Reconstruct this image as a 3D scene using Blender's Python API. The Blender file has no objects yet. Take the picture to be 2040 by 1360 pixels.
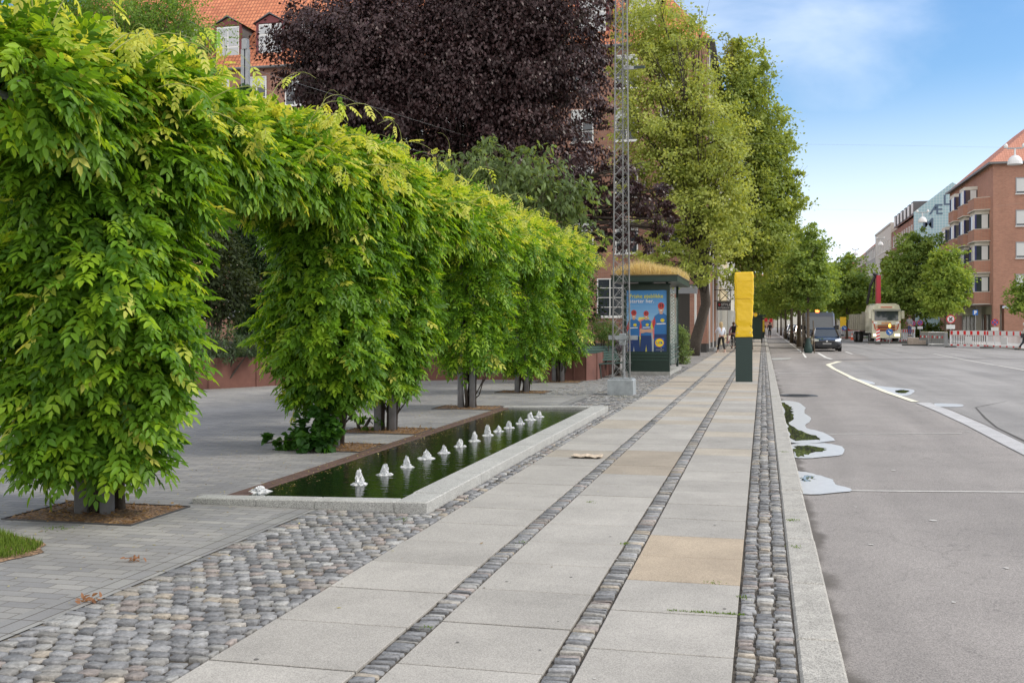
import bpy, bmesh, math, random
import numpy as np
from mathutils import Vector, Matrix
R = math.radians
random.seed(7); rng = np.random.default_rng(7)
scn = bpy.context.scene
col = scn.collection
# ------------------------------------------------------------------ camera
FPX, CAMH, CX, HY = 2100.0, 1.6, 1020.0, 645.0
PSI = math.atan(500/FPX); SN, CS = math.sin(PSI), math.cos(PSI)
cam = bpy.data.cameras.new('camera'); camo = bpy.data.objects.new('camera', cam); col.objects.link(camo)
camo.location = (0, 0, CAMH); camo.rotation_euler = (R(90), 0, PSI)
cam.sensor_width = 36; cam.lens = 36*FPX/2040; cam.shift_y = -(680-HY)/2040
cam.clip_start = 0.05; cam.clip_end = 3000
scn.camera = camo
# ------------------------------------------------------------------ world
SUN_EL, SUN_AZ = R(42), R(76)      # azimuth from +Y (down the street) towards +X
w = bpy.data.worlds.new('World'); scn.world = w; w.use_nodes = True
nt = w.node_tree; nt.nodes.clear()
def nd(nt, t, **kw):
    n = nt.nodes.new(t)
    for k, v in kw.items(): setattr(n, k, v)
    return n
out = nd(nt, 'ShaderNodeOutputWorld'); bg = nd(nt, 'ShaderNodeBackground'); bg.inputs[1].default_value = 0.1
sky = nd(nt, 'ShaderNodeTexSky', sky_type='NISHITA', sun_disc=False, sun_elevation=SUN_EL, sun_rotation=SUN_AZ)
sky.air_density = 1.0; sky.dust_density = 0.8; sky.ozone_density = 2.0
tc = nd(nt, 'ShaderNodeTexCoord')
sep = nd(nt, 'ShaderNodeSeparateXYZ'); nt.links.new(tc.outputs['Generated'], sep.inputs[0])
mp = nd(nt, 'ShaderNodeMapping'); mp.inputs['Scale'].default_value = (1.1, 1.1, 3.2); mp.inputs['Rotation'].default_value = (0, R(14), R(20)); mp.inputs['Location'].default_value = (.35, .2, .1)
nt.links.new(tc.outputs['Generated'], mp.inputs[0])
nz = nd(nt, 'ShaderNodeTexNoise'); nz.inputs['Scale'].default_value = 1.9; nz.inputs['Detail'].default_value = 7; nz.inputs['Roughness'].default_value = .5; nz.inputs['Distortion'].default_value = .5
nt.links.new(mp.outputs[0], nz.inputs[0])
rp = nd(nt, 'ShaderNodeMapRange', interpolation_type='SMOOTHSTEP'); rp.inputs[1].default_value = .44; rp.inputs[2].default_value = .8; rp.inputs[3].default_value = 0.03; rp.inputs[4].default_value = .7
nt.links.new(nz.outputs[0], rp.inputs[0])
def mth(nt, op, a, b=None, clamp=False):
    n = nd(nt, 'ShaderNodeMath', operation=op); n.use_clamp = clamp
    for i, v in enumerate((a, b)):
        if v is None: continue
        if isinstance(v, (int, float)): n.inputs[i].default_value = v
        else: nt.links.new(v, n.inputs[i])
    return n.outputs[0]
# cloud cover grows overhead and behind the viewer's back (added out of view as bright fill for camera-facing sides), haze towards the horizon
back = nd(nt, 'ShaderNodeMapRange', interpolation_type='SMOOTHSTEP'); back.inputs[1].default_value = .75; back.inputs[2].default_value = -.25; back.inputs[3].default_value = 0; back.inputs[4].default_value = .8
nt.links.new(sep.outputs[1], back.inputs[0])
haz = nd(nt, 'ShaderNodeMapRange', interpolation_type='SMOOTHERSTEP'); haz.inputs[1].default_value = .27; haz.inputs[2].default_value = -.02; haz.inputs[3].default_value = 0; haz.inputs[4].default_value = .93
nt.links.new(sep.outputs[2], haz.inputs[0])
m1 = mth(nt, 'MAXIMUM', mth(nt, 'MAXIMUM', rp.outputs[0], back.outputs[0]), haz.outputs[0])
mix = nd(nt, 'ShaderNodeMix', data_type='RGBA'); nt.links.new(m1, mix.inputs[0])
hs = nd(nt, 'ShaderNodeHueSaturation'); hs.inputs['Saturation'].default_value = 1.32; hs.inputs['Value'].default_value = 1.16
nt.links.new(sky.outputs[0], hs.inputs['Color']); nt.links.new(hs.outputs[0], mix.inputs[6])
cm = nd(nt, 'ShaderNodeMix', data_type='RGBA'); nt.links.new(back.outputs[0], cm.inputs[0]); cm.inputs[6].default_value = (8.5, 9.1, 10.3, 1); cm.inputs[7].default_value = (14.0, 13.2, 12.2, 1)
nt.links.new(cm.outputs[2], mix.inputs[7])
nt.links.new(mix.outputs[2], bg.inputs[0]); nt.links.new(bg.outputs[0], out.inputs[0])
# ------------------------------------------------------------------ sun, view
sl = bpy.data.lights.new('sun', 'SUN'); sl.energy = 2.0; sl.angle = R(14); sl.color = (1, .93, .80)
so = bpy.data.objects.new('sun', sl); col.objects.link(so)
sd = Vector((math.sin(SUN_AZ)*math.cos(SUN_EL), math.cos(SUN_AZ)*math.cos(SUN_EL), math.sin(SUN_EL)))
so.rotation_euler = sd.to_track_quat('Z', 'Y').to_euler(); so.location = (30, 20, 60)
scn.view_settings.view_transform = 'Standard'; scn.view_settings.look = 'None'
scn.view_settings.exposure = 0.5; scn.view_settings.gamma = 1
scn.render.resolution_x = 1024; scn.render.resolution_y = 682

# ------------------------------------------------------------------ placing helpers (photo pixel -> metres)
def G(px, py, z=0.0):
    d = FPX*(CAMH-z)/(py-HY); r = (px-CX)/FPX*d
    return (r*CS-d*SN, r*SN+d*CS)
def D(px, d):
    r = (px-CX)/FPX*d
    return (r*CS-d*SN, r*SN+d*CS)
def Z(py, d): return CAMH-(py-HY)*d/FPX

# ------------------------------------------------------------------ materials
MATS = {}
def lk(nt, a, b): nt.links.new(a, b)
def mat(name, c=(.5, .5, .5), rough=.7, metal=0, spec=.5, tint=False, noise=None, nscale=8, bump=0, bscale=60, emit=0, trans=0, alpha=1, coat=0, ior=None):
    if name in MATS: return MATS[name]
    m = bpy.data.materials.new(name); m.use_nodes = True; MATS[name] = m
    nt = m.node_tree; b = nt.nodes['Principled BSDF']; o = nt.nodes['Material Output']
    b.inputs['Base Color'].default_value = (*c, 1); b.inputs['Roughness'].default_value = rough; b.inputs['Metallic'].default_value = metal
    b.inputs['Specular IOR Level'].default_value = spec; b.inputs['Coat Weight'].default_value = coat
    if ior: b.inputs['IOR'].default_value = ior
    if alpha < 1: b.inputs['Alpha'].default_value = alpha
    tcn = nd(nt, 'ShaderNodeTexCoord'); src = None
    if tint:
        a = nd(nt, 'ShaderNodeAttribute', attribute_name='tint'); src = a.outputs['Color']
    if noise:
        n = nd(nt, 'ShaderNodeTexNoise'); n.inputs['Scale'].default_value = nscale; n.inputs['Detail'].default_value = 8; n.inputs['Roughness'].default_value = .65
        lk(nt, tcn.outputs['Object'], n.inputs[0])
        mr = nd(nt, 'ShaderNodeMapRange'); mr.inputs[1].default_value = .3; mr.inputs[2].default_value = .7; mr.inputs[3].default_value = 1-noise; mr.inputs[4].default_value = 1+noise
        lk(nt, n.outputs[0], mr.inputs[0])
        vm = nd(nt, 'ShaderNodeVectorMath', operation='SCALE'); lk(nt, mr.outputs[0], vm.inputs['Scale'])
        if src is None: vm.inputs[0].default_value = c
        else: lk(nt, src, vm.inputs[0])
        src = vm.outputs[0]
    if src is not None: lk(nt, src, b.inputs['Base Color'])
    if bump:
        n2 = nd(nt, 'ShaderNodeTexNoise'); n2.inputs['Scale'].default_value = bscale; n2.inputs['Detail'].default_value = 4
        lk(nt, tcn.outputs['Object'], n2.inputs[0])
        bp = nd(nt, 'ShaderNodeBump'); bp.inputs['Strength'].default_value = bump; bp.inputs['Distance'].default_value = .01
        lk(nt, n2.outputs[0], bp.inputs['Height']); lk(nt, bp.outputs[0], b.inputs['Normal'])
    if emit:
        b.inputs['Emission Color'].default_value = (*c, 1); b.inputs['Emission Strength'].default_value = emit
    if trans:
        t = nd(nt, 'ShaderNodeBsdfTranslucent'); ms = nd(nt, 'ShaderNodeMixShader'); ms.inputs[0].default_value = trans
        if src is not None:
            vt = nd(nt, 'ShaderNodeVectorMath', operation='MULTIPLY'); lk(nt, src, vt.inputs[0]); vt.inputs[1].default_value = (1.7, 1.5, .6)
            lk(nt, vt.outputs[0], t.inputs[0])
        lk(nt, b.outputs[0], ms.inputs[1]); lk(nt, t.outputs[0], ms.inputs[2]); lk(nt, ms.outputs[0], o.inputs[0])
    return m
def brickmat(name, c1, c2, mortar, bw, rh, ms=.01, vec='wall', bump=.3, rough=.85, blotch=.25, bsc=.6, fine=.12, offset=.5):
    """courses of bricks / pavers; vec 'wall' runs u along x+y and v along z, 'floor' along x and y"""
    if name in MATS: return MATS[name]
    m = bpy.data.materials.new(name); m.use_nodes = True; MATS[name] = m
    nt = m.node_tree; b = nt.nodes['Principled BSDF']; b.inputs['Roughness'].default_value = rough
    tcn = nd(nt, 'ShaderNodeTexCoord'); s = nd(nt, 'ShaderNodeSeparateXYZ'); lk(nt, tcn.outputs['Object'], s.inputs[0])
    cb = nd(nt, 'ShaderNodeCombineXYZ')
    if vec == 'wall': lk(nt, mth(nt, 'ADD', s.outputs[0], s.outputs[1]), cb.inputs[0]); lk(nt, s.outputs[2], cb.inputs[1])
    elif vec == 'roofx': lk(nt, s.outputs[2], cb.inputs[0]); lk(nt, s.outputs[0], cb.inputs[1])
    elif vec == 'roofy': lk(nt, s.outputs[2], cb.inputs[0]); lk(nt, s.outputs[1], cb.inputs[1])
    else: lk(nt, s.outputs[0], cb.inputs[0]); lk(nt, s.outputs[1], cb.inputs[1])
    br = nd(nt, 'ShaderNodeTexBrick'); lk(nt, cb.outputs[0], br.inputs['Vector']); br.offset = offset
    br.inputs['Color1'].default_value = (*c1, 1); br.inputs['Color2'].default_value = (*c2, 1); br.inputs['Mortar'].default_value = (*mortar, 1)
    br.inputs['Scale'].default_value = 1; br.inputs['Mortar Size'].default_value = ms; br.inputs['Brick Width'].default_value = bw; br.inputs['Row Height'].default_value = rh
    br.inputs['Mortar Smooth'].default_value = .3
    n = nd(nt, 'ShaderNodeTexNoise'); n.inputs['Scale'].default_value = bsc; n.inputs['Detail'].default_value = 9; n.inputs['Roughness'].default_value = .65; lk(nt, tcn.outputs['Object'], n.inputs[0])
    mr = nd(nt, 'ShaderNodeMapRange'); mr.inputs[1].default_value = .3; mr.inputs[2].default_value = .7; mr.inputs[3].default_value = 1-blotch; mr.inputs[4].default_value = 1+blotch; lk(nt, n.outputs[0], mr.inputs[0])
    n3 = nd(nt, 'ShaderNodeTexNoise'); n3.inputs['Scale'].default_value = 90; n3.inputs['Detail'].default_value = 3; lk(nt, tcn.outputs['Object'], n3.inputs[0])
    mr3 = nd(nt, 'ShaderNodeMapRange'); mr3.inputs[3].default_value = 1-2*fine; mr3.inputs[4].default_value = 1+2*fine; lk(nt, n3.outputs[0], mr3.inputs[0])
    sc = mth(nt, 'MULTIPLY', mr.outputs[0], mr3.outputs[0])
    vm = nd(nt, 'ShaderNodeVectorMath', operation='SCALE'); lk(nt, br.outputs[0], vm.inputs[0]); lk(nt, sc, vm.inputs['Scale']); lk(nt, vm.outputs[0], b.inputs['Base Color'])
    bp = nd(nt, 'ShaderNodeBump'); bp.inputs['Strength'].default_value = bump; bp.inputs['Distance'].default_value = .02; bp.invert = True
    lk(nt, br.outputs['Fac'], bp.inputs['Height']); lk(nt, bp.outputs[0], b.inputs['Normal'])
    return m
def speckle(name, c, dark=.75, light=1.35, scale=260, rough=.85, blotch=.12, bsc=1.3, bump=.25, tint=False, stain=None, wear=0):
    if name in MATS: return MATS[name]
    m = bpy.data.materials.new(name); m.use_nodes = True; MATS[name] = m
    nt = m.node_tree; b = nt.nodes['Principled BSDF']; b.inputs['Roughness'].default_value = rough
    tcn = nd(nt, 'ShaderNodeTexCoord')
    v = nd(nt, 'ShaderNodeTexVoronoi'); v.inputs['Scale'].default_value = scale; lk(nt, tcn.outputs['Object'], v.inputs['Vector'])
    sp = nd(nt, 'ShaderNodeSeparateColor'); lk(nt, v.outputs['Color'], sp.inputs[0])
    mr = nd(nt, 'ShaderNodeMapRange'); mr.inputs[3].default_value = dark; mr.inputs[4].default_value = light; lk(nt, sp.outputs[0], mr.inputs[0])
    n = nd(nt, 'ShaderNodeTexNoise'); n.inputs['Scale'].default_value = bsc; n.inputs['Detail'].default_value = 9; n.inputs['Roughness'].default_value = .7; lk(nt, tcn.outputs['Object'], n.inputs[0])
    mr2 = nd(nt, 'ShaderNodeMapRange'); mr2.inputs[1].default_value = .3; mr2.inputs[2].default_value = .7; mr2.inputs[3].default_value = 1-blotch; mr2.inputs[4].default_value = 1+blotch; lk(nt, n.outputs[0], mr2.inputs[0])
    sc = mth(nt, 'MULTIPLY', mr.outputs[0], mr2.outputs[0])
    vm = nd(nt, 'ShaderNodeVectorMath', operation='SCALE'); lk(nt, sc, vm.inputs['Scale'])
    if tint:
        a = nd(nt, 'ShaderNodeAttribute', attribute_name='tint'); lk(nt, a.outputs['Color'], vm.inputs[0])
    else: vm.inputs[0].default_value = c
    fin = vm.outputs[0]
    if wear:   # long tyre-polished streaks along the lane and big old patches
        mpw = nd(nt, 'ShaderNodeMapping'); mpw.inputs['Scale'].default_value = (1.1, .07, 1); lk(nt, tcn.outputs['Object'], mpw.inputs[0])
        nw = nd(nt, 'ShaderNodeTexNoise'); nw.inputs['Scale'].default_value = 1.0; nw.inputs['Detail'].default_value = 5; nw.inputs['Distortion'].default_value = .4; lk(nt, mpw.outputs[0], nw.inputs[0])
        mw = nd(nt, 'ShaderNodeMapRange'); mw.inputs[1].default_value = .35; mw.inputs[2].default_value = .65; mw.inputs[3].default_value = 1-wear; mw.inputs[4].default_value = 1+wear*.7; lk(nt, nw.outputs[0], mw.inputs[0])
        vc = nd(nt, 'ShaderNodeTexVoronoi', feature='DISTANCE_TO_EDGE'); vc.inputs['Scale'].default_value = .42
        nq = nd(nt, 'ShaderNodeTexNoise'); nq.inputs['Scale'].default_value = 1.7; nq.inputs['Detail'].default_value = 6; lk(nt, tcn.outputs['Object'], nq.inputs[0])
        va = nd(nt, 'ShaderNodeVectorMath', operation='ADD'); vs_ = nd(nt, 'ShaderNodeVectorMath', operation='SCALE'); vs_.inputs['Scale'].default_value = 1.3; lk(nt, nq.outputs['Color'], vs_.inputs[0]); lk(nt, vs_.outputs[0], va.inputs[0]); lk(nt, tcn.outputs['Object'], va.inputs[1]); lk(nt, va.outputs[0], vc.inputs['Vector'])
        mc_ = nd(nt, 'ShaderNodeMapRange'); mc_.inputs[1].default_value = .0; mc_.inputs[2].default_value = .006; mc_.inputs[3].default_value = .78; mc_.inputs[4].default_value = 1; lk(nt, vc.outputs['Distance'], mc_.inputs[0])
        v2 = nd(nt, 'ShaderNodeVectorMath', operation='SCALE'); lk(nt, fin, v2.inputs[0]); lk(nt, mth(nt, 'MULTIPLY', mw.outputs[0], mc_.outputs[0]), v2.inputs['Scale']); fin = v2.outputs[0]
    if stain:   # damp dirt along the gutter: object x just beyond the kerb, ragged by noise
        s = nd(nt, 'ShaderNodeSeparateXYZ'); lk(nt, tcn.outputs['Object'], s.inputs[0])
        n4 = nd(nt, 'ShaderNodeTexNoise'); n4.inputs['Scale'].default_value = 1.6; n4.inputs['Detail'].default_value = 8; lk(nt, tcn.outputs['Object'], n4.inputs[0])
        e = mth(nt, 'SUBTRACT', mth(nt, 'MULTIPLY', n4.outputs[0], 1.2), mth(nt, 'MULTIPLY', mth(nt, 'SUBTRACT', s.outputs[0], .37), 2.2))
        mk = nd(nt, 'ShaderNodeMapRange', interpolation_type='SMOOTHSTEP'); mk.inputs[1].default_value = .38; mk.inputs[2].default_value = .6; mk.inputs[4].default_value = .85; lk(nt, e, mk.inputs[0])
        mx = nd(nt, 'ShaderNodeMix', data_type='RGBA'); lk(nt, mk.outputs[0], mx.inputs[0]); lk(nt, fin, mx.inputs[6]); mx.inputs[7].default_value = (*stain, 1)
        fin = mx.outputs[2]
    lk(nt, fin, b.inputs['Base Color'])
    if bump:
        bp = nd(nt, 'ShaderNodeBump'); bp.inputs['Strength'].default_value = bump; bp.inputs['Distance'].default_value = .004
        lk(nt, v.outputs['Distance'], bp.inputs['Height']); lk(nt, bp.outputs[0], b.inputs['Normal'])
    return m

# ------------------------------------------------------------------ object helpers
def tag(o, label=None, cat=None, group=None, kind=None):
    if label: o['label'] = label
    if cat: o['category'] = cat
    if group: o['group'] = group
    if kind: o['kind'] = kind
    return o
def thing(name, label, cat, loc=(0, 0, 0), rz=0, group=None):
    o = bpy.data.objects.new(name, None); col.objects.link(o); o.empty_display_size = .2
    o.location = loc; o.rotation_euler = (0, 0, rz)
    return tag(o, label, cat, group)
def children(o): return [c for c in list(o.children)]
def dup(o, loc=None, rz=None, label=None, parent=None, group=None):
    c = o.copy(); col.objects.link(c)
    if parent is not None: c.parent = parent
    if loc is not None: c.location = loc
    if rz is not None: c.rotation_euler = (0, 0, rz)
    if label: c['label'] = label
    if group: c['group'] = group
    for ch in children(o): dup(ch, parent=c)
    return c
class MB:
    def __init__(s): s.v = []; s.f = []; s.fm = []; s.c = []; s.mats = []; s.tint = (1, 1, 1)
    def mi(s, m):
        if m not in s.mats: s.mats.append(m)
        return s.mats.index(m)
    def add(s, vs, fs, m):
        o = len(s.v); s.v += [tuple(p) for p in vs]; s.c += [s.tint]*len(vs); k = s.mi(m)
        for f in fs: s.f.append([i+o for i in f]); s.fm.append(k)
    def box(s, x0, x1, y0, y1, z0, z1, m, bev=0):
        if bev:
            b = bev; vs = []
            for z, i in ((z0, 0), (z1-b, 0), (z1, b)):
                vs += [(x0+i, y0+i, z), (x1-i, y0+i, z), (x1-i, y1-i, z), (x0+i, y1-i, z)]
            fs = [(3, 2, 1, 0), (8, 9, 10, 11)]
            for r in (0, 4):
                for k in range(4): fs.append((r+k, r+(k+1) % 4, r+4+(k+1) % 4, r+4+k))
            s.add(vs, fs, m); return
        vs = [(x, y, z) for z in (z0, z1) for x, y in ((x0, y0), (x1, y0), (x1, y1), (x0, y1))]
        s.add(vs, [(3, 2, 1, 0), (4, 5, 6, 7), (0, 1, 5, 4), (1, 2, 6, 5), (2, 3, 7, 6), (3, 0, 4, 7)], m)
    def tube(s, pts, rads, m, n=8, cap=True):
        pts = [Vector(p) for p in pts]
        if isinstance(rads, (int, float)): rads = [rads]*len(pts)
        vs = []; fs = []
        ref = Vector((0, 0, 1))
        for i, p in enumerate(pts):
            t = (pts[min(i+1, len(pts)-1)]-pts[max(i-1, 0)])
            if t.length < 1e-9: t = Vector((0, 0, 1))
            t.normalize()
            a = t.cross(ref if abs(t.dot(ref)) < .95 else Vector((1, 0, 0))).normalized(); b = a.cross(t)
            for k in range(n):
                an = 2*math.pi*k/n; vs.append(p+(a*math.cos(an)+b*math.sin(an))*rads[i])
        for i in range(len(pts)-1):
            for k in range(n): fs.append((i*n+k, i*n+(k+1) % n, (i+1)*n+(k+1) % n, (i+1)*n+k))
        if cap: fs.append(tuple(range(n-1, -1, -1))); fs.append(tuple(range((len(pts)-1)*n, len(pts)*n)))
        s.add(vs, fs, m)
    def bar(s, p0, p1, wd, m): s.tube([p0, p1], wd*.7071, m, n=4)
    def prism(s, pts, y0, y1, m, axis='y'):
        """polygon in (a,z) extruded along an axis"""
        n = len(pts)
        if axis == 'y': vs = [(a, y0, z) for a, z in pts]+[(a, y1, z) for a, z in pts]
        elif axis == 'x': vs = [(y0, a, z) for a, z in pts]+[(y1, a, z) for a, z in pts]
        else: vs = [(a, z, y0) for a, z in pts]+[(a, z, y1) for a, z in pts]
        fs = [tuple(range(n)), tuple(range(2*n-1, n-1, -1))]+[(i, i+n, (i+1) % n+n, (i+1) % n) for i in range(n)]
        s.add(vs, fs, m)
    def lathe(s, prof, m, c=(0, 0, 0), n=16):
        vs = []; fs = []
        for r, z in prof:
            for k in range(n): a = 2*math.pi*k/n; vs.append((c[0]+r*math.cos(a), c[1]+r*math.sin(a), c[2]+z))
        for i in range(len(prof)-1):
            for k in range(n): fs.append((i*n+k, i*n+(k+1) % n, (i+1)*n+(k+1) % n, (i+1)*n+k))
        s.add(vs, fs, m)
    def disc(s, c, r, m, axis='y', n=24, depth=.02):
        a, b, z = c
        pts = [(r*math.cos(2*math.pi*k/n), r*math.sin(2*math.pi*k/n)) for k in range(n)]
        if axis == 'y': s.prism([(a+p, z+q) for p, q in pts], b-depth/2, b+depth/2, m)
        elif axis == 'x': s.prism([(b+p, z+q) for p, q in pts], a-depth/2, a+depth/2, m, 'x')
        else: s.prism([(a+p, b+q) for p, q in pts], z-depth/2, z+depth/2, m, 'z')
    def build(s, name, parent=None, smooth=False, fixn=True):
        me = bpy.data.meshes.new(name); me.from_pydata(s.v, [], s.f); me.update()
        for m in s.mats: me.materials.append(m)
        me.polygons.foreach_set('material_index', s.fm)
        at = me.color_attributes.new('tint', 'FLOAT_COLOR', 'POINT')
        at.data.foreach_set('color', np.hstack([np.array(s.c, dtype=np.float32).reshape(-1, 3), np.ones((len(s.c), 1), np.float32)]).ravel())
        if fixn and len(s.f) < 40000:
            bm = bmesh.new(); bm.from_mesh(me); bmesh.ops.recalc_face_normals(bm, faces=bm.faces); bm.to_mesh(me); bm.free()
        if smooth: me.polygons.foreach_set('use_smooth', [True]*len(me.polygons))
        o = bpy.data.objects.new(name, me); col.objects.link(o)
        if parent is not None: o.parent = parent
        return o
def struct(mb, name, **k): return tag(mb.build(name, **k), kind='structure')
def npmesh(name, V, F, C, m, parent=None, k=4):
    """V (n,3), F (m,k) int, C (n,3) colours"""
    me = bpy.data.meshes.new(name); V = np.ascontiguousarray(V, np.float32); F = np.ascontiguousarray(F, np.int32)
    me.vertices.add(len(V)); me.vertices.foreach_set('co', V.ravel())
    me.loops.add(F.size); me.loops.foreach_set('vertex_index', F.ravel())
    me.polygons.add(len(F)); me.polygons.foreach_set('loop_start', np.arange(0, F.size, k, dtype=np.int32)); me.polygons.foreach_set('loop_total', np.full(len(F), k, np.int32))
    me.materials.append(m); me.update(calc_edges=True); me.validate()
    at = me.color_attributes.new('tint', 'FLOAT_COLOR', 'POINT')
    at.data.foreach_set('color', np.hstack([C.astype(np.float32), np.ones((len(C), 1), np.float32)]).ravel())
    o = bpy.data.objects.new(name, me); col.objects.link(o)
    if parent is not None: o.parent = parent
    return o
def nrm(a): return a/np.maximum(np.linalg.norm(a, axis=-1, keepdims=True), 1e-9)
def leaves(P, T, N, L, W, C, fine=False):
    """leaf blades: base P, direction T, face normal N, length L, width W -> V,F,C"""
    T = nrm(T); N = nrm(N-(N*T).sum(-1, keepdims=True)*T); B = np.cross(T, N)
    L = np.asarray(L).reshape(-1, 1)*np.ones((len(P), 1)); W = np.asarray(W).reshape(-1, 1)*np.ones((len(P), 1)); n = len(P)
    if fine:
        f = .16*W
        vs = [P, P+T*L*.3+B*W*.5+N*f, P+T*L*.68+B*W*.38+N*f*.6-N*L*.03, P+T*L-N*L*.1, P+T*L*.68-B*W*.38+N*f*.6-N*L*.03, P+T*L*.3-B*W*.5+N*f]
        V = np.stack(vs, 1).reshape(-1, 3); i = np.arange(n)[:, None]*6
        F = np.concatenate([i+np.array([[0, 3, 2, 1]]), i+np.array([[0, 5, 4, 3]])]); return V, F, np.repeat(C, 6, 0)
    vs = [P, P+T*L*.45+B*W*.5, P+T*L-N*L*.08, P+T*L*.45-B*W*.5]
    V = np.stack(vs, 1).reshape(-1, 3); F = np.arange(n)[:, None]*4+np.array([[0, 3, 2, 1]])
    return V, F, np.repeat(C, 4, 0)
def rv(n): return nrm(rng.normal(size=(n, 3)))
def text_mesh(mb, s, loc, size, m, rot=(R(90), 0, 0), offset=0, extrude=.002, align='LEFT', sx=1):
    cu = bpy.data.curves.new('t', 'FONT'); cu.body = s; cu.size = size; cu.offset = offset; cu.extrude = extrude; cu.align_x = align; cu.resolution_u = 3
    o = bpy.data.objects.new('t', cu); col.objects.link(o)
    bpy.context.view_layer.update()
    me = bpy.data.meshes.new_from_object(o)
    from mathutils import Euler
    M = Matrix.Translation(loc) @ Euler(rot).to_matrix().to_4x4() @ Matrix.Scale(sx, 4, (1, 0, 0))
    mb.add([M @ v.co for v in me.vertices], [tuple(p.vertices) for p in me.polygons], m)
    bpy.data.objects.remove(o); bpy.data.curves.remove(cu); bpy.data.meshes.remove(me)

# ================================================================== THE GROUND
XL = -3.75            # edge of the clinker paving
M_soil = speckle('joint_soil', (.055, .046, .035), .5, 1.6, 160, blotch=.5, bsc=3)
M_asph = speckle('asphalt', (.238, .221, .210), .62, 1.45, 190, blotch=.13, bsc=.7, bump=.3, stain=(.085, .075, .065), wear=.13)
M_asph2 = speckle('asphalt_newer', (.245, .237, .232), .7, 1.35, 190, blotch=.16, bsc=.35, bump=.25, wear=.15)
M_slab = speckle('slab', (.3, .3, .3), .76, 1.34, 230, blotch=.17, bsc=1.2, bump=.2, tint=True)
M_sett = mat('sett_stone', tint=True, rough=.8, noise=.38, nscale=34, bump=.9, bscale=70)
M_gran = speckle('granite', (.36, .36, .345), .55, 1.45, 210, blotch=.14, bsc=3, bump=.3)
M_gran_d = speckle('granite_kerb', (.34, .33, .305), .6, 1.4, 170, blotch=.22, bsc=5, bump=.5)
M_pave = brickmat('clinker', (.20, .20, .205), (.275, .27, .26), (.12, .11, .10), .235, .105, .0045, 'floor', bump=.35, blotch=.3, bsc=.45, rough=.7)
mb = MB(); mb.box(-1500, 1500, -300, 2500, -.6, -.16, speckle('far_ground', (.2, .2, .19), scale=3)); struct(mb, 'ground')
mb = MB(); mb.add([(.2, -6, -.1), (16.6, -6, -.1), (16.6, 420, -.1), (.2, 420, -.1)], [(0, 1, 2, 3)], M_asph); struct(mb, 'road')
# carriageway of newer asphalt beyond the lay-by edge
edge = [(3.62, 3.5), (3.62, 16.1), (3.66, 19), (3.62, 22.6), (3.25, 24.45), (3.0, 27.9), (2.78, 34), (2.64, 41.4), (2.64, 45.4), (3.35, 49.5), (4.9, 50.2), (5.2, 58), (5.2, 400)]
mb = MB(); vs = []; fs = []
for x, y in edge: vs += [(x, y, -.096), (16.6, y, -.096)]
for i in range(len(edge)-1): fs.append((2*i, 2*i+1, 2*i+3, 2*i+2))
mb.add(vs, fs, M_asph2); struct(mb, 'carriageway')
# clinker paving
mb = MB(); mb.add([(-60, -6, 0), (XL-.23, -6, 0), (XL-.23, 36, 0), (-60, 36, 0)], [(0, 1, 2, 3)], M_pave)
mb.add([(XL-.23, -6, .0005), (XL, -6, .0005), (XL, 36, .0005), (XL-.23, 36, .0005)], [(0, 1, 2, 3)], brickmat('clinker_edge', (.2, .2, .205), (.26, .26, .25), (.08, .07, .06), .115, .235, .005, 'floor', bump=.5, rough=.75, offset=0))
mb.add([(-60, 36, .0005), (XL, 36, .0005), (XL, 60, .0005), (-60, 60, .0005)], [(0, 1, 2, 3)], M_asph2)
struct(mb, 'square')
mb = MB(); mb.add([(XL-.01, -6, -.015), (.36, -6, -.015), (.36, 420, -.015), (XL-.01, 420, -.015)], [(0, 1, 2, 3)], M_soil); mb.box(XL-.004, XL+.022, -6, 40, -.03, -.006, mat('joint_sand', (.15, .135, .115), .9, noise=.3, nscale=30)); struct(mb, 'pavement_bed')

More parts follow.
